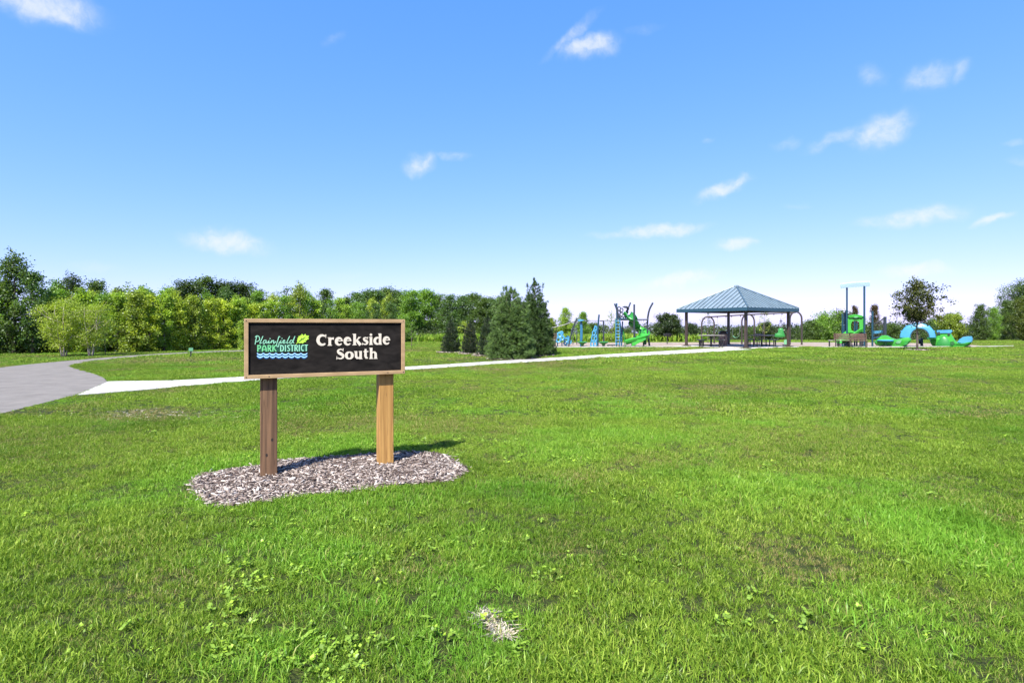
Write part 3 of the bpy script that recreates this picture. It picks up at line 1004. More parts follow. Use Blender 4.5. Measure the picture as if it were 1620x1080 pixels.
def wmod(n, lo, hi, ph=0.0):
    """width swelling once along a stroke (thin ends, fat middle)"""
    return [lo + (hi - lo) * math.sin(math.pi * min(1, max(0, (i / (n - 1)) + ph))) ** 1.3 for i in range(n)]


X_ = .72


def glyph(ch):
    """strokes of a bold flared serif letter: list of (points, widths), and its advance"""
    S = .235; o = []
    stem = lambda x, y0, y1, w=S: o.append(([(x, y0), (x, (y0 + y1) / 2), (x, y1)], [w * 1.06, w * .94, w * 1.06]))
    foot = lambda x, y, w=.36, h=.055: o.append(([(x - w / 2, y), (x + w / 2, y)], h))
    if ch == 'C':
        a = arc((.47, .5), .34, .40, 52, 312, 22); o.append((a, [.13 + .15 * max(0, math.sin(math.pi * i / 22)) for i in range(23)]))
        o.append(([(.735, .97), (.745, .66)], [.10, .035])); return o, .86
    if ch == 'S':
        a = smooth_line([(.60, .83), (.42, .90), (.22, .80), (.24, .63), (.44, .50), (.62, .36), (.60, .17), (.40, .085), (.15, .15)], 4)
        n = len(a); o.append((a, [.10 + .15 * math.exp(-((i / (n - 1) - .5) / .22) ** 2) + .03 * math.sin(math.pi * i / (n - 1)) for i in range(n)]))
        o.append(([(.635, .97), (.625, .68)], [.07, .03])); o.append(([(.105, .31), (.10, .03)], [.03, .075])); return o, .78
    if ch == 'r':
        stem(.20, 0, X_); foot(.20, .027); foot(.13, X_ - .03, .2)
        o.append((smooth_line([(.27, .44), (.34, .60), (.52, .62)], 5), [.06, .07, .08, .1, .12, .14, .16, .18, .19, .2, .2])); return o, .60
    if ch == 'e':
        a = arc((.35, .355), .235, .29, 8, 322, 22); o.append((a, [.10 + .16 * max(0, math.sin(math.pi * (i / 22) ** .95)) ** 1.3 for i in range(23)]))
        o.append(([(.17, .405), (.64, .405)], [.075, .085])); return o, .70
    if ch == 'k':
        stem(.20, 0, 1.0); foot(.20, .027); foot(.13, .97, .2)
        o.append(([(.27, .34), (.42, .5), (.62, .70)], [.10, .10, .13])); o.append(([(.36, .45), (.5, .25), (.69, .0)], [.2, .25, .27])); foot(.60, X_ - .025, .24, .05); return o, .79
    if ch == 's':
        a = smooth_line([(.46, .60), (.30, .655), (.17, .57), (.22, .45), (.36, .36), (.46, .24), (.40, .10), (.26, .06), (.09, .12)], 4)
        n = len(a); o.append((a, [.085 + .125 * math.exp(-((i / (n - 1) - .5) / .24) ** 2) + .03 * math.sin(math.pi * i / (n - 1)) for i in range(n)]))
        o.append(([(.50, .71), (.49, .50)], [.06, .03])); o.append(([(.065, .22), (.06, .01)], [.03, .07])); return o, .58
    if ch == 'i':
        stem(.19, 0, X_); foot(.19, .027, .33); foot(.12, X_ - .03, .2)
        o.append((arc((.19, .895), .055, .055, 0, 360, 12), .12)); return o, .385
    if ch == 'd':
        a = arc((.37, .35), .25, .28, 62, 298, 18); o.append((a, [.10 + .155 * max(0, math.sin(math.pi * i / 18)) for i in range(19)]))
        stem(.575, 0, 1.0); foot(.51, .97, .2); foot(.64, .027, .2); return o, .80
    if ch == 'o':
        a = arc((.37, .35), .255, .29, 90, 450, 28); o.append((a, [.12 + .14 * abs(math.cos(math.radians(90 + 360 * i / 28))) ** 1.4 for i in range(29)])); return o, .74
    if ch == 'u':
        o.append(([(.20, X_), (.20, .4), (.21, .24), (.30, .11), (.42, .10), (.52, .18)], [.23, .23, .24, .22, .16, .1])); stem(.595, 0, X_); foot(.13, X_ - .03, .2); foot(.53, X_ - .03, .2); foot(.66, .027, .2); return o, .80
    if ch == 't':
        o.append(([(.22, .90), (.22, .5), (.22, .25), (.28, .11), (.42, .09)], [.16, .235, .235, .2, .12])); o.append(([(.05, X_ - .05), (.46, X_ - .05)], .1)); return o, .51
    if ch == 'h':
        stem(.20, 0, 1.0); foot(.20, .027); foot(.13, .97, .2)
        o.append(([(.28, .50), (.38, .61), (.50, .60), (.585, .48), (.595, .3), (.595, 0)], [.08, .13, .19, .23, .235, .245])); foot(.595, .027, .34); return o, .82
    # thin condensed capitals of the emblem
    W = .17
    if ch == 'P':
        return [([(.12, 0), (.12, 1)], W), (smooth_line([(.12, .93), (.42, .9), (.52, .70), (.40, .5), (.12, .46)], 4), W * .9)], .66
    if ch == 'A':
        return [(smooth_line([(.10, 0), (.14, .55), (.36, .92), (.60, .55), (.64, 0)], 5), W), ([(.14, .32), (.6, .32)], W * .8)], .80
    if ch == 'R':
        return [([(.12, 0), (.12, 1)], W), (smooth_line([(.12, .93), (.42, .9), (.50, .73), (.40, .56), (.14, .50)], 4), W * .9), ([(.28, .5), (.56, 0)], W)], .68
    if ch == 'K':
        return [([(.12, 0), (.12, 1)], W), ([(.14, .45), (.54, 1)], W), ([(.24, .54), (.60, 0)], W)], .74
    if ch == 'D':
        return [([(.12, 0), (.12, 1)], W), (smooth_line([(.12, .93), (.42, .86), (.56, .5), (.42, .12), (.12, .07)], 5), W)], .74
    if ch == 'I':
        return [([(.12, 0), (.12, 1)], W)], .33
    if ch == 'Z':
        return [(smooth_line([(.46, .86), (.28, .93), (.12, .76), (.28, .52), (.44, .28), (.30, .07), (.08, .13)], 5), W)], .58
    if ch == 'T':
        return [([(.27, 0), (.27, 1)], W), ([(.0, .93), (.54, .93)], W * .9)], .58
    if ch == 'Q':
        return [(smooth_line([(.52, .86), (.32, .93), (.14, .68), (.14, .32), (.32, .07), (.52, .14)], 5), W)], .62


def word(text, p0, p1, cap_px, parent_name, mat, th=.004):
    """set a word between two baseline pixels with the given capital height in pixels"""
    u0, v0 = on_board(*p0); u1, v1 = on_board(*p1)
    h = on_board(p0[0], p0[1] - cap_px)[1] - v0
    gl = [glyph(c) for c in text]
    adv = sum(g[1] for g in gl)
    k = (u1 - u0) / adv
    lead = None; x = 0
    for g, a in gl:
        m_ = MB()
        for pts, ws in g:
            P = [(u0 + (x + p[0]) * k, v0 + p[1] * h + (v1 - v0) * (x + p[0]) / adv) for p in pts]
            sc = (k + h) / 2
            ribbon(m_, P, [w * sc * .94 for w in ws] if isinstance(ws, (list, tuple)) else ws * sc * .94, th=th)
        x += a
        if lead is None:
            lead = m_.build(parent_name, mat, sign)
        else:
            m_.build('letter', mat, lead)
    return lead


word('Creekside', (500.5, 547.2), (618.5, 544.8), 18.6, 'lettering', M_CREAM)
word('South', (531, 568.8), (598.5, 567.4), 18.2, 'lettering', M_CREAM)
word('PARK', (406.6, 556.2), (438.6, 556.0), 10.6, 'emblem_lettering', M_TEAL, .003)
word('DIZTRIQT', (442.8, 556.0), (487.6, 555.3), 10.6, 'emblem_lettering', M_SCRIPT, .003)

# handwritten line of the emblem, drawn as it runs across the panel (pixels of the emblem photograph / 12.96 + origin)
E = lambda x, y: on_board(395 + x / 12.96, 515 + y / 12.96)
script = [
    [(150, 215), (128, 290), (112, 385)], [(112, 235), (150, 208), (190, 225), (205, 275), (180, 315), (130, 330)],
    [(272, 215), (240, 290), (212, 345), (215, 365), (250, 350)], [(338, 300), (300, 300), (275, 345), (290, 372), (325, 340), (345, 300), (338, 350), (360, 355), (385, 320)],
    [(400, 300), (385, 345), (395, 360), (425, 340)], [(448, 300), (435, 360), (455, 325), (485, 300), (495, 320), (485, 355), (505, 360), (540, 320)],
    [(625, 235), (600, 225), (580, 290), (555, 370), (560, 420), (585, 432), (600, 390), (605, 345), (630, 330)], [(645, 300), (628, 345), (638, 360), (668, 345)],
    [(675, 340), (710, 325), (722, 305), (700, 298), (680, 335), (695, 362), (740, 345)], [(820, 215), (785, 290), (762, 345), (772, 362), (800, 345)],
    [(885, 305), (850, 300), (822, 340), (840, 368), (875, 335), (930, 215)], [(930, 215), (905, 290), (893, 345), (915, 360)]]
dots = [(418, 266), (662, 262)]
lead = None
sw = 15 / 12.96 * (on_board(430, 540)[0] - on_board(429, 540)[0])
for st in script:
    m_ = MB()
    ribbon(m_, smooth_line([E(*p) for p in st], 5), sw * 1.15, th=.0034)
    o = m_.build('letter' if lead else 'script_lettering', M_SCRIPT, lead or sign)
    lead = lead or o
for d in dots:
    c = E(*d); m_ = MB(); ribbon(m_, arc(c, sw * .4, sw * .4, 0, 360, 10), sw * .8, th=.0036); m_.build('dot', M_SCRIPT, lead)
# oak leaf
lp = [(985, 345), (972, 300), (990, 285), (978, 262), (1005, 240), (1000, 212), (1030, 215), (1042, 195), (1058, 205), (1070, 165), (1092, 190), (1105, 205), (1140, 168), (1155, 200), (1180, 205), (1218, 205),
      (1200, 240), (1212, 280), (1180, 282), (1172, 305), (1140, 300), (1158, 340), (1120, 335), (1090, 365), (1060, 355), (1020, 362)]
m_ = MB()
q = [E(*p) for p in lp]
m_.rings([[bw(a, b, PD - .004) for a, b in q], [bw(a, b, PD + .0045) for a, b in q]])
leaf_o = m_.build('oak_leaf', M_LEAFY, sign)
m_ = MB(); ribbon(m_, [E(*p) for p in [(1000, 330), (1060, 285), (1140, 235)]], [sw * .9, sw * .8, sw * .4], th=.0062); ribbon(m_, [E(*p) for p in [(1050, 290), (1062, 250)]], [sw * .6, sw * .3], th=.0062)
ribbon(m_, [E(*p) for p in [(1070, 278), (1110, 282)]], [sw * .6, sw * .3], th=.0062)
m_.build('leaf_vein', M_VEIN, leaf_o)
m_ = MB(); ribbon(m_, [E(*p) for p in [(960, 372), (975, 350), (1005, 325)]], [sw * 1.1, sw * .9, sw * .8], th=.0052); m_.build('leaf_stalk', M_LEAFY, leaf_o)
# two rows of scalloped waves
for row, (yy, nm) in enumerate(((562, 'wave'), (614, 'wave'))):
    pts, ws = [], []
    for k in range(8):
        x0 = 150 + k * 129; x1 = x0 + 129
        for i in range(7):
            t = i / 6; pts.append(E(x0 + (x1 - x0) * t, yy + 34 * math.sin(math.pi * t) ** .8)); ws.append(sw * (.9 + 1.1 * math.sin(math.pi * t)))
    m_ = MB(); ribbon(m_, pts, ws, th=.0035); wv = m_.build(nm, M_WAVE, sign)
    m_ = MB(); ribbon(m_, [(a, b - sw * 1.6) for a, b in pts], [w * .9 for w in ws], th=.0014); m_.build('wave_underband', M_NAVY, wv)  # printed deep blue band below each light wave
# a thin dark green ground painted behind the emblem lettering
m_ = MB(); ribbon(m_, [E(150, 468), (E(660, 464)), E(1190, 458)], sw * 10.5, th=.0004); m_.build('emblem_backing', M_RIM, sign)

# ------------------------------------------------------------------ trees
def leaf_cloud(C, per, spread, size, seed, aspect=.6, droop=0.0):
    """many small leaf faces gathered round clump centres C"""
    r = np.random.default_rng(seed); C = np.asarray(C, float)
    n = len(C) * per
    P = np.repeat(C, per, 0) + r.normal(0, 1, (n, 3)) * np.array([spread, spread, spread * .8])
    if droop:
        P[:, 2] -= np.abs(r.normal(0, droop, n))
    A = r.normal(0, 1, (n, 3)); A[:, 2] = A[:, 2] * .6 - droop
    A /= np.linalg.norm(A, axis=1)[:, None]
    B = np.cross(A, r.normal(0, 1, (n, 3))); B /= np.linalg.norm(B, axis=1)[:, None]
    s = size * r.uniform(.55, 1.25, n)
    a, b = A * s[:, None] * .5, B * (s * aspect * .5)[:, None]
    V_ = np.stack([P - a, P + b - a * .1, P + a, P - b - a * .1], 1).reshape(-1, 3)
    Fq = np.arange(n)[:, None] * 4 + np.array([[0, 1, 2, 3]])
    clump = np.repeat(r.normal(0, .24, len(C)), per)
    tint = np.clip(r.random(n) * .6 + .2 + clump, 0, 1)
    return np_mesh('crown', V_, Fq, np.repeat(tint, 4))


def profile(kind, t):
    if kind == 'round': return math.sqrt(max(0, 1 - (2 * t - 1) ** 2)) ** .8
    if kind == 'egg': return (math.sin(math.pi * min(1, t * .92 + .08)) ** .6) * (1.12 - .5 * t)
    if kind == 'column': return min(1, (t * 5) ** .5) * (1 - t ** 3) ** .6 * (1 - .25 * t)
    if kind == 'fan': return (.35 + .65 * t) * (1 - max(0, (t - .72) / .28) ** 2) ** .5
    if kind == 'bush': return math.sqrt(max(0, 1 - t * t)) ** .7
    return 1 - t


def tree_proto(seed, h, rad, base, shape, limbs, per, spread, size, bark, stems=1, gaps=.25, droop=0, trunk_r=None, subs=4, aspect=.6, wild=.14):
    """tapered trunk(s) with limbs and twigs; leaf clumps hung along the outer limbs. Returns (trunk mesh, crown mesh)"""
    r = random.Random(seed); tr = MB(); C = []
    trunk_r = trunk_r or h * .017
    for s_ in range(stems):
        a0 = 2 * math.pi * s_ / max(1, stems) + r.random()
        lean = (.0 if stems == 1 else .16) * h
        off = (0 if stems == 1 else trunk_r * 2.2)
        tp = []
        for k in range(9):
            t = k / 8
            tp.append(Vector((math.cos(a0) * (off + lean * t) + r.gauss(0, .012) * h * t, math.sin(a0) * (off + lean * t) + r.gauss(0, .012) * h * t, -.05 + t * h * .93)))
        tr.tube(tp, [trunk_r / (stems ** .35) * (1.25 - 1.13 * (k / 8) ** .85) + .004 for k in range(9)], 7)

        def on_trunk(z):
            t = max(0, min(.999, (z + .05) / (h * .93))) * 8; i = int(t)
            return tp[i].lerp(tp[i + 1], t - i)
        nl = max(3, limbs // stems)
        for i in range(nl):
            t = (i + r.random()) / nl
            zc = h * (base + (1 - base) * t)
            if r.random() < gaps * .5:
                continue
            ang = i * 2.399 + r.gauss(0, .35) + s_
            R = rad * profile(shape, t) * r.uniform(1 - wild * 2.2, 1 + wild)
            st = on_trunk(max(h * base * .8, zc - R * r.uniform(.35, .8)))
            en = Vector((tp[-1].x * .6 * t + R * math.cos(ang), tp[-1].y * .6 * t + R * math.sin(ang), zc + r.gauss(0, .03) * h))
            if stems > 1:
                en += Vector((math.cos(a0), math.sin(a0), 0)) * lean * .5 * t
            mid = st.lerp(en, .5) + Vector((0, 0, -.06 * R))
            lr = trunk_r * .42 * (1 - .6 * t)
            tr.tube([st, mid, en], [lr, lr * .6, lr * .2 + .003], 5)
            for k in range(subs + 1):
                f = .35 + .65 * k / subs
                p = (st.lerp(mid, f * 2) if f < .5 else mid.lerp(en, f * 2 - 1))
                q = p + Vector((r.gauss(0, 1), r.gauss(0, 1), r.gauss(.25, .7))) * rad * .20
                if r.random() < gaps:
                    continue
                tr.tube([p, q], [lr * .3, .003], 4, cap=False)
                C.append(q)
                if r.random() < .6:
                    C.append(p.lerp(q, .4))
        top = tp[-1]
        for k in range(3):
            C.append(top + Vector((r.gauss(0, .05), r.gauss(0, .05), r.uniform(-.02, .05))) * h)
    me = bpy.data.meshes.new('trunk'); me.from_pydata([tuple(p) for p in tr.v], [], tr.f); me.update()
    me.polygons.foreach_set('use_smooth', [True] * len(me.polygons))
    me.materials.append(bark)
    cr = leaf_cloud([tuple(c) for c in C], per, spread, size, seed + 900, aspect, droop)
    cr.materials.append(M_LEAF)
    return me, cr, h


def plant_tree(name, proto, loc, height, label, color, cat='tree', group=None, wide=1.0, turn=None):
    o = thing(name, loc, label, cat, group)
    s = height / proto[2]
    o.scale = (s * wide, s * wide, s); o.rotation_euler.z = random.uniform(0, 6.28) if turn is None else turn
    a = bpy.data.objects.new('trunk', proto[0]); b = bpy.data.objects.new('crown', proto[1])
    for x in (a, b):
        COL.objects.link(x); x.parent = o
    b.color = (*color, 1)
    return o


WILLOW = [tree_proto(20 + k, 4.6, 1.12, .08, 'column' if k % 2 else 'egg', 36, 44, .15, .15, M_BARK, gaps=.26, droop=.08, wild=.3) for k in range(5)]
POPLAR = [tree_proto(40 + k, 5.2, 1.10, .10, 'column', 36, 44, .17, .12, M_BARK, gaps=.25, aspect=.8, wild=.22) for k in range(3)]
FARTREE = [tree_proto(60 + k, 7.0, 1.85, .05, 'column' if k % 2 else 'egg', 46, 52, .26, .19, M_BARK, gaps=.18, wild=.25) for k in range(4)]
ROUND = [tree_proto(80 + k, 3.0, 1.45, .06, 'round', 46, 90, .17, .125, M_BARK, gaps=.12, wild=.12) for k in range(2)]
BIRCH = [tree_proto(90 + k, 3.0, 1.35, .20, 'fan', 33, 60, .17, .075, M_BIRCH, stems=4, gaps=.15, droop=.06, trunk_r=.055) for k in range(2)]
MAPLE = tree_proto(101, 4.4, 1.5, .46, 'egg', 42, 30, .13, .115, M_BARK, gaps=.22, aspect=.85, trunk_r=.055, wild=.22)
SAPLING = [tree_proto(110 + k, 2.4, .62, .35, 'egg', 18, 7, .07, .085, M_BARK, gaps=.3, trunk_r=.02, subs=2) for k in range(3)]
BUSH = [tree_proto(120 + k, 2.0, 1.4, .03, 'bush', 34, 60, .19, .115, M_BARK, gaps=.12, wild=.16) for k in range(4)]
GREAT = tree_proto(131, 9.5, 4.2, .10, 'round', 60, 85, .42, .24, M_BARK, gaps=.18, wild=.18)

YG = (.340, .440, .048); YG2 = (.250, .385, .046); MG = (.155, .290, .042); DG = (.080, .140, .030); DK = (.044, .078, .022); OL = (.225, .310, .044); BG = (.088, .165, .044)
ORD = 'first second third fourth fifth sixth seventh eighth ninth tenth eleventh twelfth thirteenth fourteenth fifteenth sixteenth seventeenth eighteenth nineteenth twentieth'.split()
ORD += ['twenty-' + o for o in ORD[:9]] + ['thirtieth'] + ['thirty-' + o for o in ORD[:9]]


def wood_base(px):
    return np.interp(px, [-120, 0, 180, 300, 385, 500, 640, 700], [566, 562.5, 560.5, 556, 552.3, 547.5, 541.5, 539.5])


def at_depth_height(loc, top_py):
    return CH + (YH - top_py) / F * loc.y - loc.z


# front edge of the wood: bright willows and young trees, left to right
FRONT = [(-70, 455, 'W', MG), (-25, 440, 'W', MG), (22, 409, 'P', DG), (52, 430, 'P', BG), (78, 462, 'W', YG2), (106, 470, 'W', OL), (133, 464, 'W', YG2), (160, 468, 'W', MG), (186, 466, 'W', YG2), (212, 462, 'W', OL), (236, 464, 'W', YG), (260, 466, 'W', YG2), (285, 474, 'W', YG),
         (308, 470, 'W', OL), (331, 474, 'W', YG), (354, 472, 'W', YG), (378, 474, 'W', YG2), (401, 482, 'W', YG), (426, 478, 'W', YG2), (449, 470, 'P', MG), (474, 454, 'P', OL), (499, 476, 'W', YG2), (523, 476, 'P', MG), (547, 484, 'W', YG2), (570, 480, 'P', MG), (594, 482, 'P', BG), (618, 480, 'P', BG), (642, 500, 'P', MG)]
for i, (px, top, k, c) in enumerate(FRONT):
    loc = gp(px, wood_base(px)); loc.y += 1.6 + (1.0 if 70 < px < 190 else 0); loc.x = (px - 810) / F * loc.y; loc.z = float(gz(loc.x, loc.y))
    pr = (WILLOW if k == 'W' else POPLAR)[i % (5 if k == 'W' else 3)]
    look = {YG: 'yellow green', YG2: 'light green', MG: 'mid green', DG: 'dark green', BG: 'deep green', OL: 'olive green'}[c]
    if i == 2:
        lab, nm = 'tallest dark green poplar at the left end of the wood', 'poplar_tree'
    else:
        nm = 'willow_tree' if k == 'W' else 'poplar_tree'
        lab = '%s %s, %s from the left along the front edge of the wood' % (look, nm.replace('_', ' '), ORD[i])
    plant_tree(nm, pr, loc, at_depth_height(loc, top), lab, c, group='trees along the front edge of the wood', wide=random.uniform(.92, 1.12))
for i, px in enumerate(range(68, 640, 26)):
    loc = gp(px, wood_base(px)); loc.y += 3.4; loc.x = (px - 810) / F * loc.y; loc.z = float(gz(loc.x, loc.y))
    c = (YG2, MG, YG, OL, MG, BG)[i % 6]
    plant_tree('poplar_tree' if i % 3 else 'willow_tree', (POPLAR[i % 3] if i % 3 else WILLOW[i % 5]), loc, at_depth_height(loc, (466, 460, 472, 463, 469)[i % 5] + (10 if px > 480 else 0)),
               'slim young tree in the second rank of the wood, %s from the left' % ORD[i], c, group='second rank of young trees in the wood', wide=random.uniform(.85, 1.0))
# taller crowns behind them
BACK = [(8, 445, 'P', DG), (95, 452, 'W', MG), (116, 441, 'P', DK), (149, 444, 'P', DG), (180, 455, 'W', OL), (206, 450, 'S', OL), (232, 458, 'W', MG), (268, 458, 'W', MG), (292, 446, 'R', DK), (322, 443, 'R', DG), (352, 449, 'R', DK), (383, 452, 'R', DK), (408, 460, 'R', DG),
        (454, 452, 'S', DG), (487, 466, 'P', MG), (515, 458, 'P', DG), (548, 472, 'P', DG)]
for i, (px, top, k, c) in enumerate(BACK):
    loc = gp(px, wood_base(px)); loc.y = loc.y * 1.12 + 5; loc.x = (px - 810) / F * loc.y; loc.z = float(gz(loc.x, loc.y))
    pr = {'W': WILLOW[i % 4], 'P': POPLAR[i % 3], 'R': FARTREE[i % 4], 'S': SAPLING[i % 3]}[k]
    look = {YG: 'yellow green', MG: 'mid green', DG: 'dark green', DK: 'very dark green', OL: 'olive green'}[c]
    nm = {'W': 'willow_tree', 'P': 'poplar_tree', 'R': 'dark_tree', 'S': 'thin_tree'}[k]
    plant_tree(nm, pr, loc, at_depth_height(loc, top), '%s crown rising behind the front edge of the wood, %s from the left' % (look, ORD[i]), c, group='taller trees behind the wood edge', wide=1.25 if k == 'R' else 1.0)
# two clump birches and a slim young tree in front of the wood
for px, py, top, wd, lab, pr in ((101, 563.5, 478, 1.12, 'multi-stemmed birch with pale trunks, left one of the pair beside the asphalt path', BIRCH[0]), (143, 563, 482, 1.0, 'multi-stemmed birch with pale trunks, right one of the pair beside the asphalt path', BIRCH[1])):
    loc = gp(px, py)
    plant_tree('birch_tree', pr, loc, at_depth_height(loc, top), lab, (.270, .370, .044), wide=wd * .86, group='birches by the asphalt path')
loc = gp(166.5, 561.5)
plant_tree('young_tree', SAPLING[0], loc, at_depth_height(loc, 500), 'slim young tree with a thin leaning trunk just right of the birches', MG, wide=1.1)
loc = gp(384, 553.5)
plant_tree('young_tree', WILLOW[2], loc, at_depth_height(loc, 508), 'small light green tree peeking out left of the sign frame', YG2, wide=.9)
loc = gp(651, 549)
plant_tree('young_tree', SAPLING[1], loc, at_depth_height(loc, 508), 'small leafy sapling just right of the sign frame', MG, wide=1.2)
loc = gd(735, 44)
plant_tree('young_tree', SAPLING[2], loc, at_depth_height(loc, 508), 'pale yellow green sapling between the two left spruces', YG, wide=1.3)

# far wood behind the crop field
FARW = [(545, 474, DG), (566, 466, BG), (588, 461, BG), (609, 459, DG), (630, 460, BG), (650, 463, MG), (672, 461, MG), (692, 469, DG), (712, 467, BG), (732, 471, BG), (748, 467, DG), (764, 473, DG), (780, 472, BG), (797, 471, DG), (815, 478, DG), (835, 484, BG)]
for i, (px, top, c) in enumerate(FARW):
    loc = gd(px, 84 + 6 * math.sin(i * 2.1))
    look = {MG: 'mid green', DG: 'dark green', BG: 'deep green'}[c]
    plant_tree('field_tree', FARTREE[i % 4], loc, at_depth_height(loc, top), '%s tree behind the crop field, %s from the left between sign and pines' % (look, ORD[i]), c, group='trees behind the crop field', wide=random.uniform(1.15, 1.4))
for i, (px, top, d, c, wd, lab, pr) in enumerate([
        (872, 503, 78, OL, 1.1, 'olive tree low behind the right side of the big pines', FARTREE[0]),
        (895, 489, 74, YG2, 1.0, 'light green tree behind the blue bubble climber', FARTREE[1]),
        (922, 495, 72, MG, 1.05, 'mid green tree behind the blue curved play post', FARTREE[2]),
        (938, 513, 80, DG, 1.2, 'low dark tree behind the gap left of the blue climbing wall', BUSH[0]),
        (976, 505, 66, OL, .75, 'olive tree behind the ladder of the slide tower', FARTREE[3]),
        (992, 522, 70, DG, .9, 'low dark bush behind the foot of the slide tower', BUSH[1]),
        (1057, 499, 52, DK, 1.0, 'round dark tree standing alone left of the shelter', ROUND[0]),
        (1095, 513, 56, DK, .9, 'small round dark tree seen past the left shelter post', ROUND[1]),
        (1192, 519, 62, DG, .8, 'small dark pointed tree seen between the shelter tables', BUSH[2]),
        (1213, 511, 66, DK, .9, 'dark rounded tree seen through the right half of the shelter', ROUND[0]),
        (1166, 523, 90, BG, .9, 'tiny far tree seen past the bin under the shelter', ROUND[1]),
        (1262, 517, 64, DG, .7, 'dark conical tree behind the right swing arch', POPLAR[1]),
        (1285, 510, 66, DG, 1.0, 'dark leafy tree just right of the right swing arch', BUSH[3]),
        (1306, 500, 66, MG, .9, 'mid green tree behind the picnic bench, with a ragged top', BUSH[1]),
        (1330, 497, 68, DG, .95, 'dark tree directly behind the play tower on its left', BUSH[0]),
        (1352, 486, 70, (.075, .055, .022), .62, 'thin reddish brown tree showing above the green slide hood', FARTREE[1]),
        (1384, 484, 72, (.080, .062, .022), .62, 'thin reddish brown tree above the rope bridge of the play tower', FARTREE[2]),
        (1410, 514, 64, DG, .9, 'dark bush behind the rope bridge posts', BUSH[2]),
        (1478, 508, 70, BG, .9, 'green tree behind the right side of the blue arch', BUSH[3]),
        (1504, 498, 62, OL, 1.0, 'broad olive tree right behind the green play hut', ROUND[1]),
        (1552, 482, 60, DG, .95, 'dark bushy tree right of the blue play tail', FARTREE[0]),
        (1572, 488, 62, MG, .85, 'mid green bushy tree before the big dark trees at the right edge', FARTREE[3]),
        (1594, 478, 66, DG, 1.0, 'dark tree second from the right edge', FARTREE[1]),
        (1622, 448, 68, DG, .8, 'tallest dark tree at the right edge of the view', GREAT),
        (1618, 474, 56, (.10, .14, .025), 1.0, 'pale green tree in front of the tallest tree at the right edge', FARTREE[2]),
        (1665, 455, 66, DG, .8, 'dark tree just beyond the right edge of the view', GREAT)]):
    loc = gd(px, d)
    plant_tree('park_tree' if i not in (3, 5, 17) else 'bush', pr, loc, at_depth_height(loc, top), lab, c, wide=wd, group='trees behind the playground', cat='tree' if i not in (3, 5, 17) else 'bush')
for i, (px, top, d, lab) in enumerate([(1120, 494, 47, 'sparse sapling inside the left swing arch'), (1209, 489, 46, 'sparse sapling above the right picnic table'), (967, 494, 50, 'sparse sapling left of the slide tower')]):
    loc = gd(px, d)
    plant_tree('sapling', SAPLING[i], loc, at_depth_height(loc, top), lab, OL if i else DG, wide=.9, group='sparse saplings by the playground')
mloc = gp(1451, 554)
plant_tree('maple_tree', MAPLE, mloc, at_depth_height(mloc, 446), 'young maple with a thin dark trunk standing before the blue arch', (.075, .092, .022), turn=.8)
MULCH_RINGS.append((mloc.x, mloc.y, .55))


def leafy_mass(name, spots, size, per, spread, seed, color, label, cat):
    """ground-hugging scrub that reads as one mass"""
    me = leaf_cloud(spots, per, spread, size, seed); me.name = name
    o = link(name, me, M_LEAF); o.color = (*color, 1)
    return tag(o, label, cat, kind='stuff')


r = np.random.default_rng(8)
sp = []
for px in np.arange(-110, 690, 2.2):
    for k in range(3):
        loc = gp(px, wood_base(px)); y = loc.y * 1.0 + 2.0 + r.uniform(0, 3.5)
        hh = r.uniform(.05, 1) ** 1.3 * (1.15 if k else .5)
        sp.append(((px - 810) / F * y, y, float(gz(0, y)) + hh))
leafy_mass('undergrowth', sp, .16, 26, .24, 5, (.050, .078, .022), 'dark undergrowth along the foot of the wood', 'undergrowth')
sp = []
for px in np.arange(520, 880, 2.0):
    for k in range(2):
        y = 80 + r.uniform(0, 4); sp.append(((px - 810) / F * y, y, float(gz(0, y)) + r.uniform(.1, 2.2)))
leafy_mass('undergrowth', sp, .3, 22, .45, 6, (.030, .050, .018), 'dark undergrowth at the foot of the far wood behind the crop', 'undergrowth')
sp = []
for px in np.arange(1030, 1700, 1.7):
    y = 72 + 6 * math.sin(px * .03) + r.uniform(0, 3)
    lim = 1.1 if px < 1280 else (1.9 if px < 1540 else 2.6)
    for k in range(2):
        sp.append(((px - 810) / F * y, y, float(gz(0, y)) + r.uniform(.05, lim)))
leafy_mass('hedgerow', sp, .26, 24, .36, 7, (.050, .082, .022), 'low green hedgerow running behind the swings and play area', 'hedgerow')
# far tree line on the horizon
sp = []
for px in np.arange(380, 1760, 1.3):
    y = 420 + 40 * math.sin(px * .013) + r.uniform(0, 25)
    top = 4.5 + 3 * vnoise(np.array([px]), np.array([0.0]), 26, 3)[0]
    for k in range(2):
        sp.append(((px - 810) / F * y, y, float(gz(0, y)) + r.uniform(.2, 1) * top))
leafy_mass('distant_treeline', sp, 1.6, 14, 1.2, 9, (.075, .10, .06), 'far hazy line of trees on the horizon', 'treeline')

# crop field in front of the far wood
P = []
for y in np.arange(51, 78, .76):
    for x in np.arange(-24, 24, .30):
        P.append((x + r.normal(0, .05), y + r.normal(0, .04)))
P = np.array(P); P = P[(P[:, 0] / P[:, 1] > -.26) & (P[:, 0] / P[:, 1] < .34)]
n = len(P)
corn = [(tuft_mesh('crop_plant', 12, .09, .62, .06, 700 + k, .55, broad=True), M_GRASS) for k in range(5)]
scatter('crop_field', np.stack([P[:, 0], P[:, 1], gz(P[:, 0], P[:, 1])], -1), r.uniform(0, 6.283, n), (r.normal(0, .06, n), r.normal(0, .06, n)), r.uniform(.85, 1.15, n),
        r.integers(0, 5, n), corn, {'dry': r.uniform(0, .25, n), 'lush': r.uniform(0, .35, n)}, 'rows of bright green crop plants in front of the far wood', 'crop field')


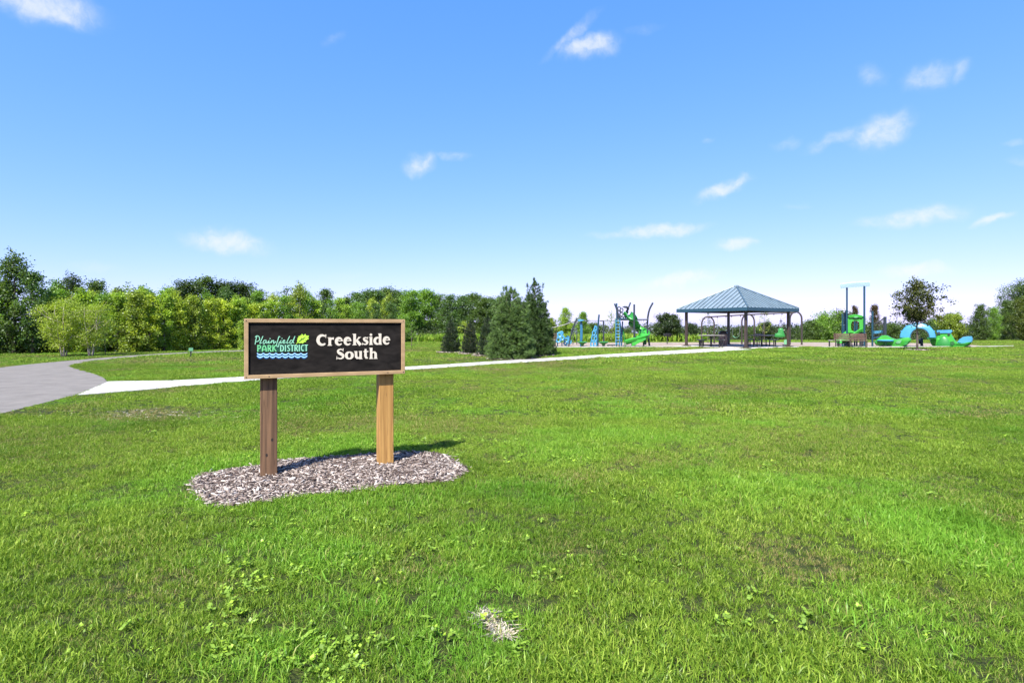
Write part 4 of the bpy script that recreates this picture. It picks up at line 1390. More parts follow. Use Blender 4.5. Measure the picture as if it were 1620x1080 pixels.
# ------------------------------------------------------------------ conifers
def conifer_proto(seed, h, rad, tiers, needle, nlen, nwid, soft=False, lead=1, fill=1500, pw=.7):
    """whorled boughs clothed with needles; soft = long-needled pine with upright leaders"""
    r_ = np.random.default_rng(seed); tr = MB()
    tr.tube([(0, 0, -.05), (0.02, 0, h * .5), (0, .01, h * .97)], [h * .022, h * .014, .006], 7)
    pts, dirs = [], []
    for i in range(tiers):
        t = i / (tiers - 1); z = h * (.03 + .94 * t)
        R = rad * ((1 - t) ** pw) * (1 if t > .08 else .88)
        nb = max(4, int((9 if soft else 11) * (1 - .5 * t)))
        for k in range(nb):
            a = k * 2 * math.pi / nb + i * 1.3 + r_.normal(0, .18)
            L_ = R * r_.uniform(.72, 1.12) + .03
            rise = (.28 if soft else .08) + .45 * t
            st = np.array([0, 0, z]); en = st + np.array([math.cos(a), math.sin(a), rise]) * L_
            tr.tube([st, st * .5 + en * .5 - np.array([0, 0, .03 * L_]), en], [.012 * (1 - .6 * t) + .003, .007, .003], 4, cap=False)
            m_ = max(3, int(L_ / .075))
            for q in range(m_):
                f = .3 + .7 * (q + r_.random()) / m_
                p = st + (en - st) * f
                d = (en - st) / np.linalg.norm(en - st)
                for w in range(2 if soft else 3):
                    off = r_.normal(0, .055 * (1.6 - f), 3) * (L_ / .8 + .35); off[2] *= .6
                    dd = d + r_.normal(0, .55, 3) + np.array([0, 0, .35 if soft else .1]); dd /= np.linalg.norm(dd)
                    pts.append(p + off); dirs.append(dd)
    for k in range(int(fill)):
        if k % 14 == 0:
            t0 = 1 - math.sqrt(1 - r_.random() * .97); a0 = r_.uniform(0, 6.283); u0 = r_.uniform(.3, 1.12)
        t = min(.985, max(.0, t0 + r_.normal(0, .02))); a = a0 + r_.normal(0, .16 / (1.15 - t))
        q = rad * ((1 - t) ** pw) * math.sqrt(max(.02, u0 + r_.normal(0, .08)))
        d = np.array([math.cos(a), math.sin(a), .5 if soft else .15]) + r_.normal(0, .4, 3)
        pts.append(np.array([q * math.cos(a), q * math.sin(a), h * (.02 + .93 * t)])); dirs.append(d / np.linalg.norm(d))
    for k in range(lead):
        a = r_.uniform(0, 6.28); q = 0 if k == 0 else rad * r_.uniform(.1, .55)
        zb = h * (.93 if k == 0 else .93 - q / rad * .55); hl = h * (.10 if k == 0 else r_.uniform(.12, .24))
        b = np.array([q * math.cos(a), q * math.sin(a), zb]); e = b + np.array([.12 * math.cos(a) * hl, .12 * math.sin(a) * hl, hl])
        tr.tube([b, e], [.012, .004], 4)
        for f in np.linspace(.25, 1, 6):
            if soft and .4 < f < .85 and k:
                continue
            for w in range(3):
                pts.append(b + (e - b) * f); dirs.append(np.array([r_.normal(0, .25), r_.normal(0, .25), 1.0]))
    pts, dirs = np.array(pts), np.array(dirs)
    n_ = len(pts) * needle
    Pn = np.repeat(pts, needle, 0) + r_.normal(0, nlen * .16, (n_, 3))
    D = np.repeat(dirs, needle, 0) + r_.normal(0, .5 if soft else .6, (n_, 3)); D /= np.linalg.norm(D, axis=1)[:, None]
    S_ = np.cross(D, r_.normal(0, 1, (n_, 3))); S_ /= np.linalg.norm(S_, axis=1)[:, None]
    ln_ = nlen * r_.uniform(.6, 1.2, n_)
    V_ = np.stack([Pn - S_ * nwid / 2, Pn + S_ * nwid / 2, Pn + D * ln_[:, None]], 1).reshape(-1, 3)
    T = np.arange(n_)[:, None] * 3 + np.array([[0, 1, 2]])
    tint = np.clip(np.repeat(r_.random(len(pts)), needle) * .6 + r_.random(n_) * .4, 0, 1)
    cr = np_mesh('crown', V_, T, np.repeat(tint, 3)); cr.materials.append(M_NEEDLE)
    me = bpy.data.meshes.new('trunk'); me.from_pydata([tuple(p) for p in tr.v], [], tr.f); me.update(); me.materials.append(M_BARK)
    return me, cr, h * 1.04


PINE = conifer_proto(1, 2.9, 1.06, 17, 15, .125, .015, True, 9, 3200, .46)
PINE_B = conifer_proto(2, 3.4, .95, 20, 14, .105, .015, True, 4, 4200, .6)
SPRUCE = [conifer_proto(5 + k, 1.7, .56, 16, 12, .062, .012, False, 1, 1300, (.6, .45, .5)[k]) for k in range(3)]
bed = []
for px, py, top, pr, wd, lab, c in ((808, 567.5, 455, PINE, .98, 'broad fuzzy long-needled pine in front of the taller pine', (.100, .175, .050)),
                                   (846, 562, 440, PINE_B, 1.0, 'taller dark pine behind the fuzzy pine, topmost of the conifers', (.064, .118, .036)),
                                   (713, 557.5, 505, SPRUCE[0], .95, 'small dark spruce, leftmost of the conifer group', (.032, .055, .025)),
                                   (744, 559.5, 509, SPRUCE[1], .88, 'small dark spruce, middle one of the three left of the pines', (.034, .052, .027)),
                                   (771, 562.5, 499, SPRUCE[2], .80, 'small dark spruce standing closest to the fuzzy pine', (.032, .058, .025))):
    loc = gp(px, py)
    plant_tree('pine_tree' if pr in (PINE, PINE_B) else 'spruce_tree', pr, loc, at_depth_height(loc, top), lab, c, wide=wd, group='conifers beside the pale walk', turn=px * .37)
    MULCH_RINGS.append((loc.x, loc.y, .75 if pr in SPRUCE else 1.05)); bed.append(loc)
for (cx, cy, rr) in list(MULCH_RINGS):
    ring = [(cx + rr * math.cos(a) * random.uniform(.9, 1.08), cy + rr * math.sin(a) * random.uniform(.9, 1.08)) for a in np.linspace(0, 6.283, 22)[:-1]]
    tag(bed_mesh(ring, .03).build('mulch_ring', M_BEDSOIL), kind='structure')
for i, (cx, cy, rr) in enumerate(list(MULCH_RINGS)):
    ring = [(cx + rr * math.cos(a), cy + rr * math.sin(a)) for a in np.linspace(0, 6.283, 22)[:-1]]
    o = tag(link('bark_chips', chips(ring, 700, .035, .05, .11, 30 + i), M_CHIP), kind='stuff', cat='bark mulch',
            label=['bark chips ringing the trunk of the young maple', 'bark chips under the fuzzy long-needled pine', 'bark chips under the taller dark pine', 'bark chips under the leftmost spruce', 'bark chips under the middle spruce', 'bark chips under the spruce closest to the pine'][i])

make_lawn()

# ------------------------------------------------------------------ picnic shelter
M_BROWN = plain('brown_painted_steel', (.050, .036, .029), .45, .12, 4)
M_ROOFM = plain('blue_grey_metal_roof', (.23, .295, .33), .42, .10, 2.0, metal=.3)
M_RIBM = plain('dark_blue_grey_seam', (.07, .115, .145), .45, .10, 2.0, metal=.2)
M_FASCIA = plain('dark_blue_fascia', (.022, .060, .090), .35, .1, 3)
M_SOFFIT = wood('tan_ceiling_boards', (.40, .27, .19), (.54, .39, .28), 'X', .4, .7)
M_DARK = plain('dark_coated_metal', (.022, .021, .022), .4, .15, 8)
M_LIGHT_TOP = plain('pale_grey_tabletop', (.26, .25, .23), .5, .1, 6)
M_SLAT = wood('brown_slats', (.085, .050, .038), (.16, .10, .075), 'X', .6, .7)
M_CANSLAT = wood('greyed_brown_slats', (.20, .145, .12), (.33, .25, .21), 'Z', .6, .75)

shelter = thing('picnic_shelter', PC, 'square picnic shelter with a blue metal pyramid roof on four brown posts', 'shelter')
EAVE, APEX = 2.50, 4.03
ux = (PR - PN).normalized(); uy = (PL - PN).normalized()
for p in (PN, PR, PK, PL):
    m = MB(); m.box((p.x, p.y, 1.27), .15, .15, 2.50, ux, uy)
    po = m.build('post', M_BROWN, shelter, bevel=.01)
    m = MB(); m.box((p.x, p.y, .035), .46, .46, .03, ux, uy); m.box((p.x, p.y, .075), .27, .27, .05, ux, uy)
    m.build('base_plate', M_BROWN, po, bevel=.008)
RC = [PC + (p - PC) * 1.2 for p in (PN, PR, PK, PL)]
apex = Vector((PC.x, PC.y, APEX))
for k in range(4):
    a, b = RC[k], RC[(k + 1) % 4]
    A = Vector((a.x, a.y, EAVE)); B = Vector((b.x, b.y, EAVE))
    along = (B - A).normalized(); out_ = Vector((along.y, -along.x, 0))
    nrm = (B - A).cross(apex - A).normalized()
    if nrm.z < 0: nrm = -nrm
    E_ = (B - A).length; NP = 15
    pt = lambda u, v: A.lerp(B, u).lerp(apex + (B - A) * (u - .5) * 0, 0) if v == 0 else None

    def slope_pt(u, s):
        """point on the slope at eave fraction u, s = fraction of the way up to the ridge height"""
        foot_ = A.lerp(B, u); mid = A.lerp(B, .5)
        return foot_ + (apex - mid) * s
    for i in range(NP):
        u0, u1 = i / NP, (i + 1) / NP; g = .004
        h = lambda u: min(u, 1 - u) * 2
        ul, ur = u0 + g / 4, u1 - g / 4
        poly = [slope_pt(ul, 0), slope_pt(ur, 0), slope_pt(ur, h(ur))]
        if ul < .5 < ur: poly.append(slope_pt(.5, 1))
        poly.append(slope_pt(ul, h(ul)))
        m = MB(); m.rings([[p + nrm * .002 for p in poly], [p + nrm * .022 for p in poly]])
        m.build('roof_panel', M_ROOFM, shelter)
    for i in range(1, NP):
        u = i / NP; hh = min(u, 1 - u) * 2
        m = MB(); c0, c1 = slope_pt(u, .0), slope_pt(u, hh * .985)
        d_ = (c1 - c0).normalized(); sd = d_.cross(nrm)
        m.hexa([c0 - sd * .018, c0 + sd * .018, c0 + sd * .018 + nrm * .066, c0 - sd * .018 + nrm * .066, c1 - sd * .018, c1 + sd * .018, c1 + sd * .018 + nrm * .066, c1 - sd * .018 + nrm * .066])
        m.build('seam_rib', M_RIBM, shelter)
    m = MB(); hp = [A + Vector((0, 0, .03)), apex + Vector((0, 0, .035))]
    m.tube([A + Vector((0, 0, .035)), A.lerp(apex, .5) + Vector((0, 0, .035)), apex + Vector((0, 0, .04))], .055, 6)
    m.build('hip_cap', M_RIBM, shelter)
    m = MB(); z0, z1 = EAVE - .20, EAVE + .012
    e = .012
    P8 = [A + along * e, B - along * e, B - along * e + out_ * .03, A + along * e + out_ * .03]
    m.hexa([Vector((p.x, p.y, z0)) for p in P8] + [Vector((p.x, p.y, z1)) for p in P8])
    m.build('fascia_board', M_FASCIA, shelter, bevel=.004)
    # roof beam on the posts
    q0, q1 = (PN, PR, PK, PL)[k], (PN, PR, PK, PL)[(k + 1) % 4]
    m = MB(); d_ = (q1 - q0).normalized()
    m.box(((q0.x + q1.x) / 2, (q0.y + q1.y) / 2, 2.44), (q1 - q0).length - .16, .12, .17, d_, Vector((-d_.y, d_.x, 0)))
    m.build('roof_beam', M_BROWN, shelter)
m = MB()
m.add([Vector((p.x, p.y, EAVE - .02)) + (PC - p).normalized() * .04 for p in RC] + [apex - Vector((0, 0, .06))], [(0, 1, 4), (1, 2, 4), (2, 3, 4), (3, 0, 4)])
m.build('ceiling_boards', M_SOFFIT, shelter)
m = MB(); m.lathe((PC.x, PC.y, APEX), [(.16, -.03), (.16, .05), (.05, .10)], 10); m.build('peak_cap', M_ROOFM, shelter)


def pedestal_table(px, d, label, rot, top_mat):
    o = gd(px, d); o.z = .02
    t = thing('picnic_table', o, label, 'picnic table', 'picnic tables under the shelter')
    ax = Vector((math.cos(rot), math.sin(rot), 0)); ay = Vector((-math.sin(rot), math.cos(rot), 0))
    m = MB(); m.box(o + Vector((0, 0, .745)), 1.18, 1.18, .045, ax, ay); m.build('table_top', top_mat, t, bevel=.015)
    m = MB(); m.box(o + Vector((0, 0, .70)), .7, .7, .04, ax, ay); m.build('top_support', M_DARK, t)
    m = MB(); m.tube([o, o + Vector((0, 0, .70))], .06, 10); m.lathe(o, [(.16, 0), (.16, .02)], 12); m.build('pedestal', M_DARK, t)
    for k in range(4):
        a = rot + math.pi / 2 * k; dv = Vector((math.cos(a), math.sin(a), 0)); sv = Vector((-dv.y, dv.x, 0))
        c = o + dv * .86
        m = MB(); m.box(c + Vector((0, 0, .445)), .30, .62, .035, dv, sv); s = m.build('seat', M_DARK if k else top_mat, t, bevel=.012)
        m = MB()
        m.tube([c + sv * .12, c + sv * .12 + Vector((0, 0, .43))], .04, 8); m.tube([c - sv * .12, c - sv * .12 + Vector((0, 0, .43))], .04, 8)
        m.tube([o + Vector((0, 0, .12)), c + Vector((0, 0, .12))], .025, 6)
        m.build('seat_leg', M_DARK, t)
    return t


pedestal_table(1125, 37.2, 'dark pedestal picnic table under the left half of the shelter', .4, M_LIGHT_TOP)
pedestal_table(1205, 37.6, 'dark pedestal picnic table under the right half of the shelter', .7, M_LIGHT_TOP)
# litter bin with upright slats
o = gd(1144, 39.2); o.z = .02
t = thing('litter_bin', o, 'slatted brown litter bin with a dark domed lid under the shelter', 'litter bin')
for k in range(18):
    a = 2 * math.pi * k / 18; p = o + Vector((math.cos(a), math.sin(a), 0)) * .275
    m = MB(); m.box(p + Vector((0, 0, .43)), .02, .075, .78, Vector((math.cos(a), math.sin(a), 0)), Vector((-math.sin(a), math.cos(a), 0))); m.build('slat', M_CANSLAT, t)
m = MB(); m.lathe(o, [(.25, .03), (.25, .82)], 18); m.build('liner', M_DARK, t)
m = MB(); m.lathe(o, [(.30, .80), (.31, .86), (.29, .93), (.20, 1.0), (.06, 1.04)], 20); m.build('lid', M_DARK, t, smooth=True)
# pedestal grills
for px, d, label in ((1055.5, 43.5, 'small charcoal grill on a post on the play surface left of the shelter'), (1201, 42.6, 'small dark charcoal grill behind the right picnic table')):
    o = gd(px, d)
    t = thing('charcoal_grill', o, label, 'grill', 'charcoal grills by the shelter')
    m = MB(); m.tube([o - Vector((0, 0, .1)), o + Vector((0, 0, .62))], .035, 8); m.build('post', M_DARK, t)
    m = MB(); c = o + Vector((0, 0, .72))
    for (dx, dy, sx, sy) in ((0, .24, .5, .02), (-.24, 0, .02, .5), (.24, 0, .02, .5)):
        m.box(c + Vector((dx, dy, 0)), sx, sy, .2)
    m.box(c + Vector((0, 0, -.11)), .5, .5, .02); m.build('fire_box', M_DARK, t)
    m = MB()
    for k in range(8): m.tube([c + Vector((-.21 + .06 * k, -.23, .06)), c + Vector((-.21 + .06 * k, .21, .06))], .008, 5)
    m.build('grate', M_DARK, t)

# ------------------------------------------------------------------ swing set behind the shelter
M_BRONZE = plain('bronze_painted_tube', (.045, .036, .030), .4, .12, 4)
M_CHAIN = plain('galvanised_chain', (.34, .35, .36), .4, .1, 9, metal=.6)
M_GREENP = plain('green_moulded_plastic', (.022, .19, .035), .38, .10, 3)
M_PALEG = plain('pale_green_plastic', (.14, .36, .19), .4, .10, 3)
arch_px = [(1120, 500.5, 9.2, 545.2), (1183.5, 496.8, 9.0, 545.6), (1259, 493.2, 8.2, 546.6)]
DS = [45.0, 43.2, 41.4]
sw_t = thing('swing_set', gd(1183.5, 43.2), 'long swing set with three bronze arches and a level top beam', 'swing set')
tops = []
for (px, top, hw, base), d in zip(arch_px, DS):
    fr = Frame(px, d); g = fr.o
    w = hw / F * d * 1.02; ht = CH + (YH - top) / F * d - g.z
    pts = [g + fr.r * -w + Vector((0, 0, -.1)), g + fr.r * -w + Vector((0, 0, ht - w * 1.35))]
    pts += [g + fr.r * (w * math.cos(math.radians(a))) + Vector((0, 0, ht - w * 1.35 + w * 1.35 * math.sin(math.radians(a)))) for a in range(165, 0, -15)]
    pts += [g + fr.r * w + Vector((0, 0, ht - w * 1.35)), g + fr.r * w + Vector((0, 0, -.1))]
    m = MB(); m.tube(pts, .062, 8); m.build('arch', M_BRONZE, sw_t, smooth=True)
    tops.append(g + Vector((0, 0, ht - .04)))
for a, b in ((tops[0], tops[1]), (tops[1], tops[2])):
    m = MB(); m.tube([a, b], .052, 8); m.build('top_beam', M_BRONZE, sw_t, smooth=True)
hang = []
for (a, b, fs) in ((tops[0], tops[1], (.24, .46, .60, .82)), (tops[1], tops[2], (.13, .35, .55, .72, .90))):
    for f in fs:
        p = a.lerp(b, f); m = MB(); m.box(p - Vector((0, 0, .07)), .05, .05, .10); m.build('hanger', M_BRONZE, sw_t)
for i, (a, b, f0, f1, lab) in enumerate(((tops[0], tops[1], .24, .46, 'belt swing in the left bay nearest the left arch'), (tops[0], tops[1], .60, .82, 'belt swing in the left bay nearest the middle arch'), (tops[1], tops[2], .13, .35, 'belt swing in the right bay behind the right picnic table'))):
    p, q = a.lerp(b, f0), a.lerp(b, f1); c = (p + q) / 2; dv = (q - p).normalized() * .24
    gl = float(gz(c.x, c.y)); sz = gl + .50
    t = thing('belt_swing', (c.x, c.y, gl), lab, 'swing', 'swings hanging from the swing set')
    for s, top in ((-1, p), (1, q)):
        m = MB(); m.tube([top - Vector((0, 0, .1)), Vector((c.x, c.y, sz + .16)) + dv * s], .007, 5); m.build('chain', M_CHAIN, t)
    m = MB(); nv = Vector((-dv.y, dv.x, 0)).normalized() * .075; top_l, bot_l = [], []
    for k in range(9):
        s = -1 + k / 4; z = sz + .16 * s * s
        top_l.append(Vector((c.x, c.y, z)) + dv * s)
    m.rings([[x - nv, x + nv, x + nv - Vector((0, 0, .02)), x - nv - Vector((0, 0, .02))] for x in top_l]); m.build('belt_seat', M_PALEG if i == 1 else M_DARK, t)
# moulded bucket seat hanging near the right post
p, q = tops[1].lerp(tops[2], .72), tops[1].lerp(tops[2], .90)
fr = Frame(1234, 42.4); c = fr(1234, 533); gl = float(gz(c.x, c.y))
t = thing('bucket_swing', (c.x, c.y, gl), 'green high-backed bucket swing beside the right shelter post', 'swing', 'swings hanging from the swing set')
m = MB(); m.slab(fr, [(1225, 533), (1226, 528), (1230.5, 526), (1232, 519), (1238.5, 519), (1240, 526), (1242.5, 531), (1241, 533.5), (1233, 534)], -.16, .16, .06, .8); m.build('bucket_seat', M_GREENP, t, smooth=True)
m = MB(); m.tube([fr(1235.5 + 3.6 * math.cos(a), 514.5 + 4 * math.sin(a)) for a in np.linspace(0, 6.283, 17)], .02, 6); m.build('harness_ring', M_BRONZE, t)
m = MB(); m.tube([fr(1235.5, 510.5), fr(1235.5, 505)], .03, 6); m.tube([fr(1233, 508), fr(1238, 508)], .03, 6); m.build('swivel', M_DARK, t)
for (pp, e_) in ((p, fr(1234.6, 505)), (q, fr(1236.4, 505))):
    m = MB(); m.tube([pp - Vector((0, 0, .1)), e_], .007, 5); m.build('chain', M_CHAIN, t)
# pale step block by the right post
fr = Frame(1243, 40.6)
t = thing('step_block', fr.o, 'small pale green step on the play surface beside the right shelter post', 'play step')
m = MB(); m.slab(fr, [(1240, 545.5), (1240.3, 538.5), (1242, 537.2), (1245, 537.4), (1246, 545.5)], -.2, .2, .05); m.build('tread', M_PALEG, t, smooth=True)
m = MB(); m.box(fr.o + Vector((0, 0, .04)), .42, .42, .08, fr.r, fr.v); m.build('base', M_DARK, t)

# ------------------------------------------------------------------ climbing playground on the left
M_CYAN = plain('light_blue_moulded_plastic', (.055, .25, .41), .38, .08, 3)
M_TEALP = plain('teal_blue_post', (.011, .050, .080), .38, .12, 3)
M_BLUEP = plain('blue_post', (.022, .12, .22), .38, .12, 3)
M_SLATE = plain('slate_blue_post', (.026, .036, .046), .4, .14, 3)
M_LIME = plain('bright_green_plastic', (.042, .30, .036), .36, .10, 3)
M_ROPE = plain('dark_rope', (.03, .033, .036), .8, .2, 20)
M_STEEL = plain('grey_steel_pipe', (.16, .165, .16), .4, .1, 6, metal=.5)

D0 = 38.0


def pole(t, fr, pts, r, mat, name='post', off=0.0, n=8, sm=True):
    P = [fr(a, b, off) for a, b in (pts if len(pts) < 3 else smooth_line(pts, 5))]
    m = MB(); m.tube(P, r, n); return m.build(name, mat, t, smooth=sm)


def ring_part(t, fr, c, rx, ry, thick, mat, name='ring', off=0.0):
    P = [fr(c[0] + rx * math.cos(a), c[1] + ry * math.sin(a), off) for a in np.linspace(0, 2 * math.pi, 15)]
    m = MB(); m.tube(P, thick, 6, cap=False); return m.build(name, mat, t, smooth=True)


def trough(t, pts, w, dep, mat, name, th=.035):
    """slide chute swept along 3-D points: rounded gutter with lipped sides"""
    P = [Vector(p) for p in smooth_line([tuple(p) for p in pts], 5)]
    loops = []
    for i, p in enumerate(P):
        tg = (P[min(i + 1, len(P) - 1)] - P[max(i - 1, 0)]).normalized()
        sd = Vector((tg.y, -tg.x, 0))
        sd = sd.normalized() if sd.length > 1e-4 else Vector((1, 0, 0))
        up = sd.cross(tg).normalized()
        if up.z < 0: up = -up
        inn = [(-.5, 1), (-.46, .35), (-.28, .04), (0, 0), (.28, .04), (.46, .35), (.5, 1)]
        l = [p + sd * (a * w) + up * (b * dep) for a, b in inn] + [p + sd * (a * (w + 2 * th)) + up * (b * dep - th) for a, b in inn[::-1]]
        loops.append(l)
    m = MB(); m.rings(loops); return m.build(name, mat, t, smooth=True)


M_CANOPY, nt_, out__ = new_mat('light_blue_translucent_canopy')
d__ = nt_.nodes.new('ShaderNodeBsdfDiffuse'); t__ = nt_.nodes.new('ShaderNodeBsdfTranslucent'); x__ = nt_.nodes.new('ShaderNodeMixShader')
d__.inputs[0].default_value = (.62, .80, .84, 1); t__.inputs[0].default_value = (.82, .92, .95, 1); x__.inputs[0].default_value = .6
nt_.links.new(d__.outputs[0], x__.inputs[1]); nt_.links.new(t__.outputs[0], x__.inputs[2]); nt_.links.new(x__.outputs[0], out__.inputs['Surface'])
# slide tower
fr = Frame(1000, D0)
t = thing('slide_tower', fr.o, 'tall climbing tower with slanting dark posts and a twisting green slide', 'play tower')
pole(t, fr, [(972.5, 480.5), (976, 490), (980, 505), (982, 525), (979.5, 548.6)], .055, M_SLATE, off=-.3)
pole(t, fr, [(975.2, 479.2), (975.4, 500), (975.5, 548)], .05, M_TEALP, off=.6)
pole(t, fr, [(997.5, 478.6), (993.5, 489), (989, 503)], .05, M_SLATE, off=-.1)
pole(t, fr, [(1003.3, 482), (1003.2, 515), (1004, 549.5)], .06, M_SLATE, off=-.7)
pole(t, fr, [(1033.2, 478.5), (1027.5, 490), (1024.8, 505), (1024.6, 525), (1027.8, 547.6)], .06, M_SLATE, off=.3)
pole(t, fr, [(981, 505.6), (1025, 505.4)], .045, M_SLATE, name='top_beam', off=.1)
for px in (1008, 1011, 1014, 1018):
    pole(t, fr, [(px, 505.5), (px + .4, 509.5)], .012, M_ROPE, name='hanging_ring', off=.1)
for (cx, cy, rx, ry) in ((979.5, 488, 2.4, 2.6), (983.5, 490.5, 2.2, 2.8), (979.2, 494.5, 2.0, 2.4), (983.2, 497, 2.4, 2.6), (979, 501, 2.0, 2.2), (984, 502.8, 2.2, 1.8), (988, 502.5, 1.8, 1.7)):
    ring_part(t, fr, (cx, cy), rx, ry, .034, M_SLATE, 'web_ring', -.1)
for (cx, cy, rx, ry) in ((992, 493, 1.6, 2.6), (990.4, 498, 1.6, 2.4), (993.3, 488, 1.5, 2.2)):
    ring_part(t, fr, (cx, cy), rx, ry, .034, M_SLATE, 'web_ring', .2)
m = MB(); m.slab(fr, [(984.5, 485.5), (988, 484.2), (993, 484.6), (993.5, 486.5), (989, 487.3)], -.35, .35, .03); m.build('roof_cap', M_SLATE, t)
m = MB(); m.slab(fr, [(976, 503.4), (994, 503.4), (994, 505.0), (976, 505.0)], -.5, .6, .02); m.build('deck', M_TEALP, t)
pole(t, fr, [(974.6, 505), (974.6, 546)], .022, M_CYAN, 'ladder_rail', -.5); pole(t, fr, [(981, 505), (981, 546)], .022, M_CYAN, 'ladder_rail', -.5)
for y in (508, 513, 518, 523, 528, 533, 538, 543):
    pole(t, fr, [(974.6, y), (981, y)], .020, M_CYAN, 'rung', -.5)
pole(t, fr, [(984.8, 508), (984, 525), (983, 547.5)], .045, M_BLUEP, off=.35)
pole(t, fr, [(985.5, 520), (987.5, 533), (989, 547)], .035, M_GREENP, 'support', .2)
trough(t, [fr(991, 499, .1), fr(995.5, 502, -.1), fr(999.5, 508.5, -.35), (fr(1001.5, 515, -.2)), fr(1005, 520, .35)], .62, .30, M_GREENP, 'upper_chute')
m = MB(); m.slab(fr, [(990.5, 498.2), (994, 497.5), (998.5, 501), (1003, 508), (1005.5, 515), (1002, 518), (997.5, 514), (995.5, 507.5), (991.5, 503.5)], .15, .32, .05, .9); m.build('chute_side', M_GREENP, t, smooth=True)
trough(t, [fr(1004, 520, .4), fr(1011, 523.5, .5), fr(1018, 529, .2), fr(1019, 535, -.3), fr(1011, 538.5, -.6), fr(1000, 541.5, -.7), fr(991, 544, -.7)], .66, .30, M_LIME, 'lower_chute')
m = MB(); m.slab(fr, [(1006, 520.5), (1011, 518.8), (1017, 521.5), (1022, 527.5), (1023.5, 535), (1023, 545), (1018.5, 545.8), (1017.5, 536), (1013, 529), (1007.5, 525)], .35, .6, .06, .92); m.build('chute_wall', M_GREENP, t, smooth=True)
m = MB(); m.slab(fr, [(996, 540.2), (1004, 537.6), (1014, 535.8), (1021, 533.8), (1022, 536), (1015, 539.6), (1008, 543), (1003, 546.4), (998.5, 546.8), (1000, 543)], -1.0, -.72, .06, .92); m.build('chute_lip', M_LIME, t, smooth=True)
for px in (1000, 1018):
    pole(t, fr, [(px, 541), (px, 548)], .05, M_SLATE, 'foot', -.3)

# blue web climbing wall with a tall post
fr = Frame(941, D0)
t = thing('climbing_wall', fr.o, 'light blue moulded climbing wall full of holes beside a tall dark post', 'climbing wall')
pole(t, fr, [(947.8, 497.5), (946.6, 510), (945.7, 530), (945.8, 549)], .055, M_TEALP)
m = MB()
for (cx, cy, rx, ry) in ((942.5, 519.5, 1.7, 3.2), (939.6, 527, 2.2, 3.6), (943.6, 527.4, 1.7, 3.4), (938.2, 535.4, 2.2, 3.6), (942.6, 535.6, 2.1, 3.6), (936.9, 543.6, 2.3, 3.8), (941.5, 543.8, 2.3, 3.6), (944.3, 540.5, 1.2, 3)):
    P = [fr(cx + rx * math.cos(a), cy + ry * math.sin(a), .05 * math.sin(cx)) for a in np.linspace(0, 2 * math.pi, 15)]
    m.tube(P, .045, 6, cap=False)
m.build('web_panel', M_CYAN, t, smooth=True)
pole(t, fr, [(941.8, 514.5), (937, 530), (934.2, 548.6)], .035, M_CYAN, 'edge_rail'); pole(t, fr, [(934, 548), (945.5, 548)], .03, M_CYAN, 'foot_rail')
# blue bubble climber
fr = Frame(892, D0 + .6)
t = thing('bubble_climber', fr.o, 'pair of light blue bubble climbing panels close to the big pine', 'climbing frame')
for (cx, cy, rx, ry) in ((885.5, 529.5, 3.3, 3.3), (883.5, 537.5, 3.4, 3.6), (889.6, 534.5, 2.6, 3.2), (888.5, 527, 1.7, 2.2)):
    ring_part(t, fr, (cx, cy), rx, ry, .07, M_CYAN, 'bubble_ring', -.2)
for (cx, cy, rx, ry) in ((896, 538, 2.8, 3.0), (901, 541, 2.6, 2.8), (894.6, 543, 2.4, 2.4), (898.5, 534.6, 1.6, 2.4)):
    ring_part(t, fr, (cx, cy), rx, ry, .06, M_CYAN, 'bubble_ring', .2)
for px in (882, 889, 897):
    pole(t, fr, [(px, 541), (px, 548)], .035, M_BLUEP, 'foot')
# blue arch with sloping overhead ladder
fr = Frame(912, D0 + .4)
t = thing('overhead_ladder', fr.o, 'sloping overhead ladder ending on a leaning pole and a wide blue post', 'overhead ladder')
pole(t, fr, [(913, 503.5), (905.5, 522), (899.5, 548.4)], .05, M_SLATE, off=-.4)
m = MB(); m.slab(fr, [(917.2, 509), (920.8, 508.4), (921.8, 520), (921.6, 535), (920, 549), (917, 549), (917.6, 535), (917.8, 520)], -.12, .25, .04, .9); m.build('curved_post', M_BLUEP, t, smooth=True)
m = MB(); m.slab(fr, [(911.5, 507.4), (915, 505.2), (921, 505.4), (925, 506.6), (921, 507.8), (915, 508.4)], -.3, .3, .06, .85); m.build('hood', M_CYAN, t, smooth=True)
for off in (-.35, .35):
    pole(t, fr, [(870, 519), (882, 516.4), (895, 513), (906, 508.8), (913, 506.4)], .028, M_STEEL, 'ladder_rail', off)
for px, py in ((874, 518), (880, 516.8), (886, 515.4), (892, 513.8), (898, 511.8), (904, 509.6), (909, 507.8)):
    m = MB(); m.tube([fr(px, py, -.35), fr(px, py, .35)], .02, 6); m.build('rung', M_STEEL, t)
pole(t, fr, [(873.5, 518), (873.5, 547)], .045, M_SLATE); pole(t, fr, [(924, 507), (975.5, 507.4)], .012, M_ROPE, 'cable', .4)
# dark posts with cross bars behind
fr = Frame(907, D0 + 4)
t = thing('pull_up_bars', fr.o, 'dark pull-up bars standing behind the leaning pole', 'pull-up bars')
for px in (906.5, 912.5):
    pole(t, fr, [(px, 519), (px, 546.5)], .03, M_SLATE)
pole(t, fr, [(906.5, 528.5), (912.5, 528.5)], .02, M_SLATE, 'bar'); pole(t, fr, [(906.5, 521), (912.5, 521)], .02, M_SLATE, 'bar')
